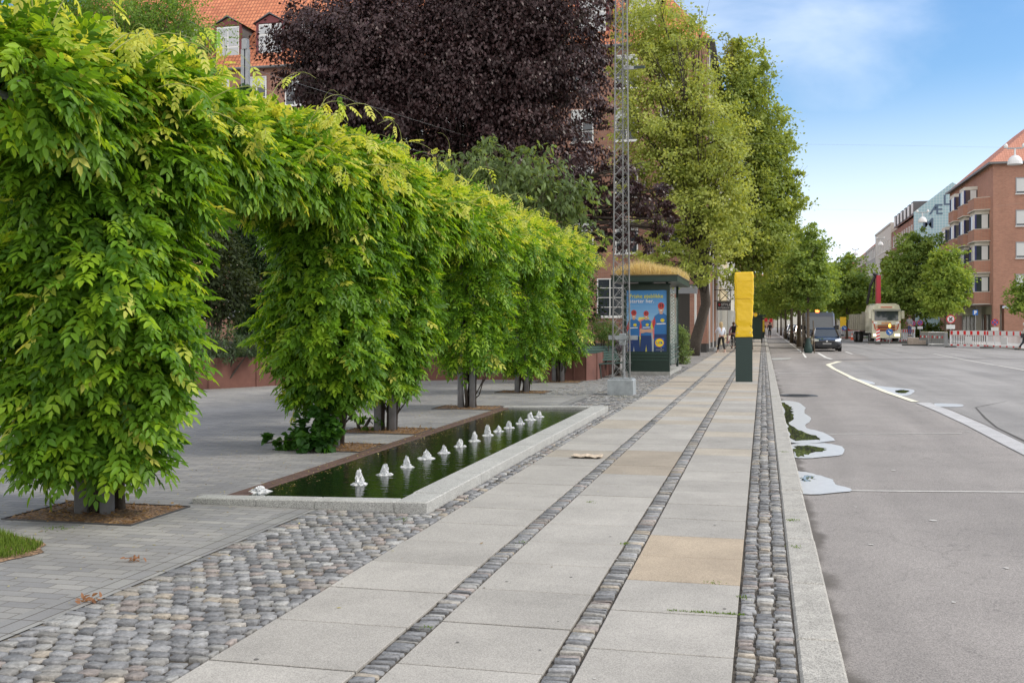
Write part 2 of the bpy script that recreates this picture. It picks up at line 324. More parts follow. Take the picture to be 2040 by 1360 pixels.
def setts(name, runs):
    """each run: x0,x1,y0,y1,width,length ; courses lie across the run"""
    V = []; F = []; C = []; Fq = []
    pal = np.array([(.165, .168, .175), (.205, .207, .212), (.13, .133, .14), (.25, .25, .245), (.24, .228, .21), (.215, .19, .178), (.18, .176, .168), (.27, .24, .20)])
    pw = np.array([.24, .22, .17, .13, .08, .07, .06, .03])
    for x0, x1, y0, y1, sw, slen, warm in runs:
        y = y0; row = 0; p = pw.copy(); p[4:] *= warm; p /= p.sum()
        n = max(1, round((x1-x0)/sw))
        while y < y1:
            ln = slen*random.uniform(.85, 1.15)
            if n > 1: cuts = [x0]+[x0+(x1-x0)*(k+(.5*(row % 2) if n > 3 else 0)+random.uniform(-.13, .13))/n for k in range(1, n)]+[x1]
            else: cuts = [x0, x1]
            wob = random.uniform(-.004, .004)
            for a, b in zip(cuts[:-1], cuts[1:]):
                if b-a < .035: continue
                g = random.uniform(.006, .0115); cx, cy = (a+b)/2, y+ln/2+wob; hx, hy = (b-a)/2-g, ln/2-g-.0018
                j = lambda s=.005: random.uniform(-s, s)
                dy = j(.006) if n > 1 else 0
                ring = [(-1, -.78), (-.86, -1), (.86, -1), (1, -.78), (1, .78), (.86, 1), (-.86, 1), (-1, .78)]
                base = [(cx+u*hx+j(), cy+dy+v*hy+j(.005)) for u, v in ring]
                zt = j(.006)-.001; tilt = j(.003), j(.003); o = len(V)
                for k, (fx, zz) in enumerate(((1.0, -.022), (.985, -.004), (.93, 0.001))):
                    for i, (px, py) in enumerate(base):
                        u, v = ring[i]; V.append((cx+(px-cx)*fx, cy+(py-cy)*fx, zt+zz+(tilt[0]*u+tilt[1]*v if k else 0)+(j(.0015) if k == 2 else 0)))
                c = pal[rng.choice(8, p=p)]*random.uniform(.92, 1.38)*(1.12 if n < 5 else 1); C += [c]*24
                for r_ in (0, 8):
                    for i in range(8): Fq.append((o+r_+i, o+r_+(i+1) % 8, o+r_+8+(i+1) % 8, o+r_+8+i))
                Fq.append((o+16, o+17, o+18, o+19)); Fq.append((o+16, o+19, o+20, o+23)); Fq.append((o+20, o+21, o+22, o+23))
            y += ln; row += 1
    o = npmesh(name, np.array(V), np.array(Fq), np.array(C), M_sett); return tag(o, kind='structure')
S1, S2, S3, SB = (-2.58, -1.82), (-1.69, -.975), (-.84, -.13), (.16, .37)
setts('cobble_strips', [(S1[1], S2[0], 3.2, 62, .2, .068, 1), (S2[1], S3[0], 3.2, 62, .2, .066, 2.2), (S3[1], SB[0], 3.2, 62, .098, .06, 1.3)])
setts('cobbles', [(XL-.008, S1[0], 3.2, 8.46, .112, .092, 1.2), (-2.755, S1[0], 8.46, 19.35, .09, .075, 1.6), (XL, S1[0], 19.35, 40, .112, .092, 1.4), (XL-1.2, XL, 23.2, 40, .112, .092, 1.4)])
mb = MB(); mb.add([(XL-1.2, 40, .001), (S1[0], 40, .001), (S1[0], 140, .001), (XL-1.2, 140, .001)], [(0, 1, 2, 3)], brickmat('far_setts', (.2, .2, .21), (.27, .26, .25), (.12, .1, .08), .12, .1, .012, 'floor'))
for a, b in ((S1[1], S2[0]), (S2[1], S3[0]), (S3[1], SB[0])):
    mb.add([(a, 62, -.003), (b, 62, -.003), (b, 320, -.003), (a, 320, -.003)], [(0, 1, 2, 3)], MATS['far_setts'])
struct(mb, 'cobbles')
mb = MB(); LS = .72
for ri, (a, b) in enumerate((S1, S2, S3)):
    y = 5.16-LS*3; k = 0
    while y < 300:
        L_ = LS if y < 90 else LS*4
        base = np.array((.315, .302, .280))*random.uniform(.9, 1.08)
        if y > 12 and random.random() < .3: base = base*np.array((1.02, .96, .87))
        if y > 22 and random.random() < .55: base = np.array((.33, .29, .24))*random.uniform(.9, 1.08)
        if ri == 1 and 10.4 < y < 13: base = np.array((.27, .235, .19))
        if ri == 2 and 6.55 < y < 8.0: base = np.array((.345, .285, .215))
        mb.tint = tuple(base); j = lambda: random.uniform(-.0015, .0015)
        yo = .12 if ri == 0 else (.28 if ri == 1 else 0)
        z1 = random.uniform(-.001, .0015)
        mb.box(a+.008, b-.008, y+yo+.007+j(), y+yo+L_-.007, -.03, z1+j(), M_slab, bev=.003)
        y += L_; k += 1
struct(mb, 'pavement', fixn=False)
mb = MB(); y = 3.0
while y < 300:      # granite kerb stones
    L_ = random.uniform(1.1, 1.5) if y < 60 else 8
    o = random.uniform(-.004, .004)
    mb.box(SB[0]+.004, SB[1]+o, y+.003, y+L_-.003, -.2, .002+o*.4, M_gran_d, bev=.014); y += L_
struct(mb, 'kerb', fixn=False)
# far-side pavement
mb = MB(); mb.box(16.4, 20.0, 40, 400, -.12, .02, M_slab); mb.box(16.2, 16.4, 40, 400, -.12, .03, M_gran_d)
mb.tint = (.33, .32, .31); struct(mb, 'far_pavement')
for v in bpy.data.meshes['far_pavement'].color_attributes['tint'].data: v.color = (.34, .33, .32, 1)
# markings
M_line = mat('road_paint', (.62, .62, .60), .8, noise=.25, nscale=20)
M_worn = mat('worn_paint', (.5, .49, .47), .85, noise=.25, nscale=14)
M_cream = mat('cream_kerb_paint', (.72, .69, .56), .75, noise=.12, nscale=10)
M_conc = speckle('pale_concrete', (.40, .40, .41), .8, 1.25, 160, blotch=.2, bsc=2)
def ribbon(mb, pts, wds, z, m):
    vs = []; n = len(pts)
    for i, (x, y) in enumerate(pts):
        a = Vector(pts[max(i-1, 0)]); b = Vector(pts[min(i+1, n-1)]); t = (b-a).normalized(); nn = Vector((-t.y, t.x)); wv = wds[i] if isinstance(wds, (list, tuple)) else wds
        vs += [(x+nn.x*wv/2, y+nn.y*wv/2, z), (x-nn.x*wv/2, y-nn.y*wv/2, z)]
    mb.add(vs, [(2*i, 2*i+1, 2*i+3, 2*i+2) for i in range(n-1)], m)
mb = MB()
ribbon(mb, [(.62, 11.2), (1.5, 11.35), (3.6, 11.75), (6, 12.1)], .055, -.0945, M_worn)
ribbon(mb, [(.85, 16.9), (1.8, 17.15), (3.0, 17.5)], .05, -.0945, M_worn)
ribbon(mb, [(.5, 29.5), (1.5, 29.6)], .08, -.0945, M_worn); ribbon(mb, [(.5, 37.5), (1.6, 37.6)], .1, -.0945, M_line)
ribbon(mb, [(2.1, 55), (2.25, 63), (2.3, 90), (2.3, 200)], .10, -.0945, M_line)
ribbon(mb, [G(1630, 703, -.1), G(1645, 712, -.1), G(1662, 717, -.1)], .16, -.0945, M_line)
ribbon(mb, [(4.9, 62), (4.9, 67.5)], .12, -.0945, M_line); ribbon(mb, [(4.3, 62.3), (5.6, 62.3)], .12, -.0945, M_line)
ribbon(mb, [G(1780, 699, -.1), G(1860, 705, -.1), G(1950, 722, -.1), G(2060, 741, -.1)], .14, -.088, M_worn)
ribbon(mb, [G(1960, 727, -.1), G(2060, 731, -.1)], .14, -.088, M_worn); ribbon(mb, [G(1950, 708, -.1), G(2000, 711, -.1)], .14, -.088, M_worn)
M_gum = mat('pale_spot', (.45, .44, .42), .8)
for px, py_, r_ in ((1859, 1037, .035), (1735, 1085, .02), (2005, 1132, .02), (1705, 1010, .015), (1780, 937, .03), (1900, 1200, .015), (1930, 860, .04)):
    x, y = G(px, py_, -.1); mb.add([(x+r_*random.uniform(.7, 1.2)*math.cos(k*.6283), y+r_*random.uniform(.7, 1.3)*math.sin(k*.6283), -.0945) for k in range(10)], [tuple(range(10))], M_gum)
for i in range(40):
    x, y = random.uniform(-2.5, -.2), random.uniform(4.5, 18); r_ = random.uniform(.006, .014); mb.add([(x+r_*random.uniform(.7, 1.2)*math.cos(k*.785), y+r_*math.sin(k*.785), .0035) for k in range(8)], [tuple(range(8))], mat('dark_spot', (.12, .115, .11), .8) if i % 3 else M_gum)
ribbon(mb, [(3.62, 7), (3.66, 13), (3.68, 16.5), (3.72, 18.6), (3.9, 20.5), (4.2, 23), (5.2, 25)], [.02, .035, .05, .03, .04, .02, .01], -.0905, mat('open_seam', (.07, .065, .06), .95))
ribbon(mb, [(2.7, 52), (5, 53.2), (9, 54.5), (14, 56)], [.9, .8, .7, .3], -.0905, mat('tar_patch', (.19, .183, .18), .9, noise=.15, nscale=3))
tag(mb.build('road_markings'), kind='structure')
mb = MB(); ribbon(mb, [(3.22, 24.3), (2.97, 27.9), (2.74, 34), (2.6, 41.4), (2.62, 45.6), (3.35, 49.6)], [.16, .16, .16, .15, .2, .25], -.088, M_cream)
struct(mb, 'painted_edge')
mb = MB(); ribbon(mb, [(3.42, 4), (3.42, 12), (3.43, 16), (3.46, 19), (3.42, 22), (3.34, 24.1)], .3, -.09, M_conc); struct(mb, 'concrete_edge')
# puddles
M_pud = bpy.data.materials.new('puddle'); M_pud.use_nodes = True; b = M_pud.node_tree.nodes['Principled BSDF']
b.inputs['Base Color'].default_value = (.05, .05, .045, 1); b.inputs['Roughness'].default_value = .015; b.inputs['IOR'].default_value = 3.2
M_wet_glare = mat('wet_film_painted_glare', (.50, .495, .48), .36, spec=.5, ior=3.2, noise=.12, nscale=14)  # pale base colour stands in for white sky glare on the wet asphalt
M_damp = mat('damp_asphalt', (.13, .122, .115), .45, noise=.2, nscale=20)
def smooth(pts, amp):
    n = len(pts); o_ = []
    for i in range(n):
        p0, p1, p2, p3 = (Vector(pts[(i+k-1) % n]) for k in range(4))
        for t in (0, .2, .4, .6, .8):
            q = .5*((2*p1)+(-p0+p2)*t+(2*p0-5*p1+4*p2-p3)*t*t+(-p0+3*p1-3*p2+p3)*t**3)
            o_.append((q.x+random.uniform(-amp, amp)*.25, q.y+random.uniform(-amp, amp)*.6))
    return o_
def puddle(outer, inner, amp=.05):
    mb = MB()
    for lst, z, m, a in ((outer, -.0890, M_wet_glare, amp), *[(q, -.0882, M_pud, amp*3) for q in inner]):
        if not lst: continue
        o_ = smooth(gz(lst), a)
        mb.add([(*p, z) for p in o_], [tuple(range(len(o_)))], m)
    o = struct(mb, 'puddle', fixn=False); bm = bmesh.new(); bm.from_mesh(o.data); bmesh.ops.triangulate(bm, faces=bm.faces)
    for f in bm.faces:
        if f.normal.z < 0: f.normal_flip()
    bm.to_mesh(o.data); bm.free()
def gz(l): return [G(x, y, -.1) for x, y in l]
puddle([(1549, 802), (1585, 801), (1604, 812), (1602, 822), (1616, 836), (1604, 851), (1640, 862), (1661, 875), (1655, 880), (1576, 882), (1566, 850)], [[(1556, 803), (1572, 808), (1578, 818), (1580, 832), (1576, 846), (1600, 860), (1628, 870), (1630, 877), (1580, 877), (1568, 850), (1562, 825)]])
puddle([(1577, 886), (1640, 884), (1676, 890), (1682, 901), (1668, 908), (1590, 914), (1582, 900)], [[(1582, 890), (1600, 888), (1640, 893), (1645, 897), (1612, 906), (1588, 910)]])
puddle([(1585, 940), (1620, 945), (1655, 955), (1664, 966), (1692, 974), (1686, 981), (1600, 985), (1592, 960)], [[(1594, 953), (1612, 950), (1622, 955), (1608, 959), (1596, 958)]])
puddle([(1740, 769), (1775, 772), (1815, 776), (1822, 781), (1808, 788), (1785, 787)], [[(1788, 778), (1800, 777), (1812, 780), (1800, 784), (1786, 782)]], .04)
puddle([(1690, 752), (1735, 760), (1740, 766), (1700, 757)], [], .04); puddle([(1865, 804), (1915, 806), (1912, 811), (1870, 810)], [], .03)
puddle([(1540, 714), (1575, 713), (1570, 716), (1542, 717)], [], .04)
# manhole cover
mb = MB(); gx, gy = .82, 25.8
mb.disc((gx, gy, -.088), .36, mat('dark_iron', (.06, .06, .062), .55, .4, bump=.4, bscale=30), 'z', 28, .012)
mb.lathe([(.36, -.0), (.36, .016), (.43, .016), (.44, 0)], mat('dark_iron'), (gx, gy, -.1), 28)
for k in range(-4, 5): mb.box(gx-.28+abs(k)*.02, gx+.28-abs(k)*.02, gy+k*.065-.012, gy+k*.065+.012, -.083, -.078, mat('dark_iron'))
tag(mb.build('manhole_cover'), 'round dark iron manhole cover in the lay-by beside the kerb', 'manhole cover')

# ================================================================== FOUNTAIN POOL
pool = thing('fountain_pool', 'long shallow rectangular pool edged with granite kerb between paving and pavement slabs', 'pool', (-3.8, 8.5, 0))
def off(mb, root):  # shift a builder into its root's frame
    l = root.location; mb.v = [(x-l[0], y-l[1], z-l[2]) for x, y, z in mb.v]; return mb
xs = [-4.95, -4.33, -3.78, -3.05]
def kerbstone(x0, x1, y0, y1, za, zb, m=M_gran, parent=pool, name='kerb_stone'):
    mb = MB(); b = .008
    zz = lambda x: za+(zb-za)*(x-x0)/(x1-x0)
    vs = []
    for i, dz in ((0, None), (0, -b), (b, 0)):
        for x, y in ((x0+i, y0+i), (x1-i, y0+i), (x1-i, y1-i), (x0+i, y1-i)): vs.append((x, y, -.03 if dz is None else zz(x)+dz))
    fs = [(8, 9, 10, 11)]
    for r_ in (0, 4):
        for k in range(4): fs.append((r_+k, r_+(k+1) % 4, r_+4+(k+1) % 4, r_+4+k))
    mb.add(vs, fs, m); off(mb, parent).build(name, parent)
zf = lambda x: .05+(x+4.95)/(2.19)*.045
for a, b_ in zip(xs[:-1], xs[1:]): kerbstone(a+.003, b_-.003, 8.48, 8.68, zf(a), zf(b_))
kerbstone(-3.047, -2.76, 8.48, 8.98, zf(-3.05), .095)
y = 8.98
while y < 19.2:
    kerbstone(-3.05, -2.76, y+.003, min(y+1.28, 19.25)-.003, .095, .095); y += 1.28
kerbstone(-4.7, -3.06, 19.05, 19.25, .06, .09)
mb = MB(); M_rust = mat('rusty_steel', (.105, .062, .048), .8, .2, noise=.35, nscale=9, bump=.3)
mb.box(-4.78, -4.60, 8.69, 19.25, -.03, .037, M_rust, bev=.006); off(mb, pool).build('steel_edge', pool)
M_water = bpy.data.materials.new('pool_water'); M_water.use_nodes = True; nt = M_water.node_tree; b = nt.nodes['Principled BSDF']
b.inputs['Base Color'].default_value = (.007, .013, .006, 1); b.inputs['Roughness'].default_value = .04; b.inputs['IOR'].default_value = 1.33
n = nd(nt, 'ShaderNodeTexNoise'); n.inputs['Scale'].default_value = 9; n.inputs['Detail'].default_value = 3; tcn = nd(nt, 'ShaderNodeTexCoord'); mpn = nd(nt, 'ShaderNodeMapping'); mpn.inputs['Scale'].default_value = (.8, 1.6, 1)
lk(nt, tcn.outputs['Object'], mpn.inputs[0]); lk(nt, mpn.outputs[0], n.inputs[0]); bp = nd(nt, 'ShaderNodeBump'); bp.inputs['Strength'].default_value = .35; bp.inputs['Distance'].default_value = .015
lk(nt, n.outputs[0], bp.inputs['Height']); lk(nt, bp.outputs[0], b.inputs['Normal'])
mb = MB(); mb.add([(-4.61, 8.6, .03), (-3.0, 8.6, .03), (-3.0, 19.1, .03), (-4.61, 19.1, .03)], [(0, 1, 2, 3)], M_water); struct(mb, 'pool_water')
# bubbling jets
M_foam = bpy.data.materials.new('foam'); M_foam.use_nodes = True; nt = M_foam.node_tree; b = nt.nodes['Principled BSDF']
b.inputs['Base Color'].default_value = (.86, .88, .9, 1); b.inputs['Roughness'].default_value = .15; b.inputs['Transmission Weight'].default_value = .35; b.inputs['IOR'].default_value = 1.2
jx = [716, 767, 811, 850, 885, 916, 945, 972, 993, 1014, 1037, 1056, 1074]
jy = [964, 945, 930, 913, 902, 889, 878, 867, 859, 852, 843.5, 836, 830]
jlab = ['nearest to the camera', 'second from the near end', 'third from the near end', 'fourth from the near end', 'fifth from the near end', 'sixth from the near end', 'middle one of the thirteen', 'sixth from the far end', 'fifth from the far end', 'fourth from the far end', 'third from the far end', 'second from the far end', 'farthest, by the far kerb']
def jet(x, y, hgt, rad, label, group='bubbling water jets along the pool'):
    bm = bmesh.new(); bmesh.ops.create_icosphere(bm, subdivisions=4, radius=1)
    ph = [random.uniform(0, 6) for _ in range(6)]
    for v in bm.verts:
        c = v.co; t = (c.z+1)/2; a = math.atan2(c.y, c.x)
        rr = rad*((1-t)**.42*.85+.05)*(1+.22*math.sin(3*a+ph[0]+5*t)+.2*math.sin(7*a+ph[1]-9*t)+.15*math.sin(13*a+ph[3]+17*t)+random.uniform(-.2, .2))
        hh = hgt*(1-(1-t)**1.5)*(1+.16*math.sin(2*a+ph[2])+.12*math.sin(5*a+ph[4])*t+random.uniform(-.09, .09)); k = math.hypot(c.x, c.y)+1e-6
        v.co = (c.x/k*rr*min(1, k*1.6)+.12*rad*math.sin(ph[5])*t, c.y/k*rr*min(1, k*1.6), hh-.004)
    me = bpy.data.meshes.new('water_jet'); bm.to_mesh(me); bm.free(); me.materials.append(M_foam)
    for p in me.polygons: p.use_smooth = random.random() < .35
    o = bpy.data.objects.new('water_jet', me); col.objects.link(o); o.location = (x, y, .03); tag(o, label, 'water jet', group)
    mb = MB(); n = 60; vs = []
    for q, (f0, z) in enumerate(((.75, .0), (1.15, .012), (1.5, .0))):
        for k in range(n):
            a = 2*math.pi*k/n; f_ = f0+(q*.5)*(.55*abs(math.sin(4*a+ph[0]))**3+.5*random.random()**3); vs.append((rad*f_*math.cos(a), rad*f_*math.sin(a), z*random.uniform(.2, 1.6)+.001*(q < 2)-.001*(q == 2)))
    mb.add(vs, [(q*n+k, q*n+(k+1) % n, (q+1)*n+(k+1) % n, (q+1)*n+k) for q in (0, 1) for k in range(n)], M_foam); mb.build('splash', o)
for i, (px, py) in enumerate(zip(jx, jy)):
    x, y = G(px, py, .03); x = -3.72+random.uniform(-.02, .02) if False else x
    jet(x, y, random.uniform(.075, .125), random.uniform(.038, .052), 'white bubbling water jet in the pool, '+jlab[i])
x, y = G(516, 979, .03); jet(x, y, .05, .06, 'small low white splash beside the rusty edge at the near pool end', None)

# ================================================================== FOLIAGE
M_leaf = mat('leaf', tint=True, rough=.5, spec=.3, trans=.42)
M_leafm = mat('leaf_matt', tint=True, rough=.6, spec=.3, trans=.4)
M_dleaf = mat('leaf_purple', tint=True, rough=.45, spec=.4, trans=.12)
M_bark = mat('bark', (.12, .095, .07), .9, noise=.4, nscale=12, bump=.8, bscale=30)
M_bark_d = mat('bark_dark', (.06, .048, .038), .9, noise=.4, nscale=12, bump=.8, bscale=30)
M_galv = mat('galvanised', (.33, .34, .35), .5, .75, noise=.2, nscale=7)
M_post = mat('grey_post', (.26, .27, .29), .6, .3, noise=.25, nscale=6)

def wisteria_leaves(P, out, fine, young, nl=4, size=1.0):
    """compound leaves at points P facing out; young in 0..1 drives the yellow shoots"""
    n = len(P); up = np.array([[0, 0, 1.]])
    T = nrm(out*rng.uniform(.4, 1.0, (n, 1))+rv(n)*.55+up*rng.uniform(-.75, .15, (n, 1)))
    N = nrm(out*.55+up*.8+rv(n)*.35); N = nrm(N-(N*T).sum(-1, keepdims=True)*T); B = np.cross(T, N)
    RL = rng.uniform(.16, .29, (n, 1))*size
    g = rng.random((n, 1)); yg = (rng.random((n, 1)) < young.reshape(-1, 1))
    green = np.array([[.06, .15, .014]])*(1-g)+np.array([[.17, .33, .025]])*g
    yel = np.array([[.38, .50, .05]])*(1-g)+np.array([[.58, .58, .13]])*g
    mid = rng.random((n, 1)) < .22
    C = np.where(yg, yel, np.where(mid, np.array([[.26, .42, .03]]), green))
    Vs, Fs, Cs = [], [], []; o = 0
    for k in range(nl*2+1):
        s = 1 if k % 2 else -1; t = (k//2+1)/(nl+.6)
        droop = -up*(.10+.25*t)
        base = P+T*RL*t+droop*RL*t*.6
        if k == nl*2: Dr = nrm(T+droop); base = P+T*RL+droop*RL*.6
        else: Dr = nrm(B*s*.8+T*.62+droop*1.2+rv(n)*.12)
        L = RL*.42*(1-.25*abs(t-.55))*rng.uniform(.85, 1.15, (n, 1)); W = L*.44
        V, F, CC = leaves(base, Dr, N+rv(n)*.22, L, W, C*rng.uniform(.88, 1.12, (n, 1)), fine)
        Vs.append(V); Fs.append(F+o); Cs.append(CC); o += len(V)
    return np.concatenate(Vs), np.concatenate(Fs), np.concatenate(Cs)

PX0 = -5.50
pil = [(7.85, .96, .52, 3.92), (12.75, .88, .72, 4.02), (14.9, .82, .72, 3.98), (19.35, .92, .92, 4.0), (24.1, .92, .62, 4.0), (28.6, .9, .75, 3.95)]
wl = ['nearest climbing wisteria on the pergola, filling the left side of the view', 'wisteria column with ivy growing round its foot, second from the near end', 'wisteria column beside the middle of the pool with bare stems at its foot', 'wisteria column standing on two clear grey steel posts behind the pool end', 'wisteria column past the pool, second from the far end of the pergola', 'farthest wisteria column of the pergola, beside the planter and mast']
perg = thing('pergola', 'steel pergola of paired grey posts carrying the wisteria row beside the pool', 'pergola', (PX0, 7.85, 0))
ybound = [6.2]+[(pil[i][0]+pil[i+1][0])/2 for i in range(5)]+[29.9]
def bumps(a, z, s): return .10*np.sin(3*a+z*2.1+s)+.08*np.sin(5*a-z*3.3+s*2)+.07*np.sin(z*4.7+s*3+a)
for i, (py, rad, zb, zt) in enumerate(pil):
    wis = thing('wisteria', wl[i], 'climbing plant', (PX0, py, 0), 0, 'wisterias growing over the pergola')
    fine = i < 3; scl = 1.0 if i < 3 else 1.12
    for q, (dx, dy) in enumerate(((-.12, 0), (.11, .02))):
        mb = MB(); mb.tube([(PX0+dx, py+dy, -.02), (PX0+dx, py+dy, 3.3)], .056 if i else .06, M_post, 14); off(mb, perg).build('post', perg, smooth=True)
    # stems
    mb = MB()
    for q in range(6):
        a = random.uniform(0, 6.28); p = [(PX0+.12*math.cos(a), py+.16+.12*math.sin(a), 0)]
        for k in range(1, 9): p.append((p[-1][0]+random.uniform(-.06, .07), p[-1][1]+random.uniform(-.07, .06), k*.42))
        mb.tube(p, [random.uniform(.028, .05)*(1-.07*k) for k in range(9)], M_bark_d, 6)
    for q in range(8):  # low side stems
        a = random.uniform(-.3, 6.28); p = [(PX0+.08, py+.1, .12)]
        for k in range(1, 6): p.append((PX0+.1+math.cos(a)*.1*k+random.uniform(-.03, .03), py+.1+math.sin(a)*.1*k, .1+.17*k+random.uniform(-.03, .04)))
        mb.tube(p, [.014, .012, .010, .008, .007, .005], M_bark_d, 5)
    off(mb, wis).build('stem', wis, smooth=True)
    # column leaves
    n = int({0: 7000, 1: 5200, 2: 5000}.get(i, 3000))
    a = rng.uniform(0, 2*np.pi, n); z = zb+(zt-zb)*rng.random(n)
    t = (z-zb)/(zt-zb)
    prof = np.clip(.66+1.6*t, 0, 1)*np.where(t > .9, np.sqrt(np.clip(1-((t-.9)/.12)**2, .05, 1)), 1)
    depth = rng.random(n)**1.6*.55
    rr = rad*prof*(1-.18*np.abs(np.sin(2*a))*0)*(1+bumps(a, z, i))*(1-depth)-.2
    out = np.stack([np.cos(a), np.sin(a), np.zeros(n)], 1)
    P = np.stack([PX0+rr*np.cos(a), py+rr*np.sin(a)*.95, z], 1)
    # ragged hem
    P[:, 2] -= np.where(t < .08, rng.random(n)*.12, 0)
    yng = np.clip((z-2.9)/1.0, .0, 1)*.5+.03+.08*(rng.random(n) < .25)*(depth < .1)
    # beam leaves over this plant's stretch
    y0, y1 = ybound[i], ybound[i+1]; Lb = y1-y0
    nb = int(Lb*(1250 if i < 3 else 740))
    yb = rng.uniform(y0, y1, nb); ang = rng.uniform(-.28*np.pi, 1.28*np.pi, nb)   # 0 = +x side, pi/2 = top
    mid = np.abs(np.sin(np.pi*(yb-y0)/Lb)); hb = 2.85
    zc = (zt+hb)/2; hz = (zt-hb)/2; dip = .26*min(1, Lb/4.5)*np.cos(np.pi*np.clip(np.abs(yb-py)/(Lb*.5)-1, -1, 1))
    db = rng.random(nb)**1.6*.5
    wv = 1+.10*np.sin(yb*2.3+i)+.07*np.sin(yb*5.1+ang*3)
    xb = PX0+.70*np.cos(ang)*wv*(1-db); zz = zc+hz*np.sin(ang)*wv*(1-db)*np.where(np.sin(ang) < 0, 1.0, 1.0)+.05*np.sin(yb*1.7+2*i)-np.clip(dip, 0, 1)*(np.sin(ang) > 0)
    outb = nrm(np.stack([np.cos(ang), rng.normal(0, .25, nb), np.sin(ang)], 1))
    Pb = np.stack([xb, yb, zz], 1); yb_y = np.clip((zz-3.2)/.7, 0, 1)*.55+.04
    Pall = np.concatenate([P, Pb]); Oall = np.concatenate([out, outb]); Y = np.concatenate([yng, yb_y])
    V, F, C = wisteria_leaves(Pall, Oall, fine, Y, 4 if fine else 3, scl*1.0)
    l = np.array(wis.location); npmesh('foliage', V-l, F, C, M_leaf, wis)
    # long young shoots arching off the top and sides
    SP = []; SO = []
    M_shoot = mat('young_shoot', (.30, .32, .10), .6)
    for q in range(int(9+Lb*6)):
        yy = rng.uniform(y0, y1); an = rng.uniform(-.1, 1.05)*math.pi; 
        p = Vector((PX0+.9*math.cos(an), yy, zc+hz*math.sin(an)))
        d = Vector((math.cos(an)*.6+random.uniform(-.3, .3), random.uniform(-.7, .7), max(.1, math.sin(an))*.9+random.uniform(0, .4))).normalized()
        ln = random.uniform(.4, 1.05); st = [p.copy()]; k_ = 9; curl = Vector((random.uniform(-1, 1), random.uniform(-1, 1), -1.1))
        for k in range(k_):
            d = (d+curl*(.05+.045*k)*random.uniform(.5, 1.2)).normalized(); p = p+d*ln/k_; st.append(p.copy())
            if k < k_-2 and random.random() < .62: SP.append(tuple(p)); SO.append(tuple((Vector((random.uniform(-1, 1), random.uniform(-1, 1), -.2))).normalized()))
        mb = MB(); mb.tube(st, [.005-.0004*k for k in range(len(st))], M_shoot, 4); off(mb, wis).build('shoot', wis)
    V, F, C = wisteria_leaves(np.array(SP), np.array(SO), fine, np.full(len(SP), .92), 4 if fine else 3, .72)
    npmesh('young_leaves', V-l, F, C, M_leaf, wis)
for dx in (-.42, 0, .42):
    mb = MB(); mb.tube([(PX0+dx, 6.4, 3.3), (PX0+dx, 29.4, 3.3)], .03, M_post, 8); off(mb, perg).build('beam', perg)
for i, (py, *_r) in enumerate(pil):
    mb = MB(); mb.tube([(PX0-.5, py, 3.26), (PX0+.5, py, 3.26)], .035, M_post, 8); off(mb, perg).build('crossbar', perg)
# mulch beds
M_mul = speckle('mulch', (.16, .10, .06), .4, 1.9, 60, blotch=.4, bsc=5, bump=.8)
mb = MB(); CH = []
for i, (py, *_r) in enumerate(pil):
    x0, x1, y0, y1 = PX0-.55, PX0+.62, py-.42, py+.45
    mb.add([(x0, y0, .004), (x1, y0, .004), (x1, y1, .004), (x0, y1, .004)], [(0, 1, 2, 3)], M_mul)
    for a, b_, c, d in ((x0-.012, x1+.012, y0-.012, y0), (x0-.012, x1+.012, y1, y1+.012), (x0-.012, x0, y0, y1), (x1, x1+.012, y0, y1)): mb.box(a, b_, c, d, -.02, .012, mat('dark_iron'))
    k = 700 if i < 3 else 250
    CH.append(np.stack([rng.uniform(x0, x1, k), rng.uniform(y0, y1, k), rng.uniform(.006, .03, k)], 1))
struct(mb, 'mulch_bed')
P = np.concatenate(CH); n = len(P); T = rv(n); T[:, 2] *= .25; N = rv(n)*.4+np.array([[0, 0, 1]])
g = rng.random((n, 1)); V, F, C = leaves(P, T, N, rng.uniform(.02, .06, n), rng.uniform(.01, .03, n), np.array([[.16, .09, .045]])*(1-g)+np.array([[.36, .24, .13]])*g)
tag(npmesh('bark_chips', V, F, C, M_leafm), 'brown bark chips and dead leaves covering the beds at the pergola feet', 'bark mulch', kind='stuff')
# fallen leaves / petals
n = 3200; yy = 5+rng.random(n)**.8*24; xx = PX0+rng.normal(0, 1.5, n)-.2
k = 500; yy = np.concatenate([yy, rng.uniform(9, 19, k)]); xx = np.concatenate([xx, -4.69+rng.normal(0, .05, k)]); zz = np.full(n+k, .006); zz[n:] = .042
k2 = 900; yy = np.concatenate([yy, rng.uniform(20, 33, k2)]); xx = np.concatenate([xx, rng.uniform(-12, -5, k2)]); zz = np.concatenate([zz, np.full(k2, .006)])
k3 = 260; yy = np.concatenate([yy, rng.uniform(8.9, 19, k3)]); xx = np.concatenate([xx, -4.56+abs(rng.normal(0, .12, k3))]); zz = np.concatenate([zz, np.full(k3, .033)])
ok = ~((xx > -4.78) & (xx < -2.7) & (yy > 8.4) & (yy < 19.3) & (zz < .01)); P = np.stack([xx, yy, zz], 1)[ok]; n = len(P)
T = rv(n); T[:, 2] *= .15; N = rv(n)*.2+np.array([[0, 0, 1]]); g = rng.random((n, 1)); h = rng.random((n, 1)) < .45
C = np.where(h, np.array([[.45, .42, .18]])*(.6+.6*g), np.array([[.20, .14, .08]])*(.6+.8*g))
V, F, C = leaves(P, T, N, rng.uniform(.012, .04, n), rng.uniform(.008, .018, n), C)
tag(npmesh('fallen_leaves', V, F, C, M_leafm), 'small yellow and brown fallen leaves scattered over the grey paving', 'fallen leaves', kind='stuff')
P = []
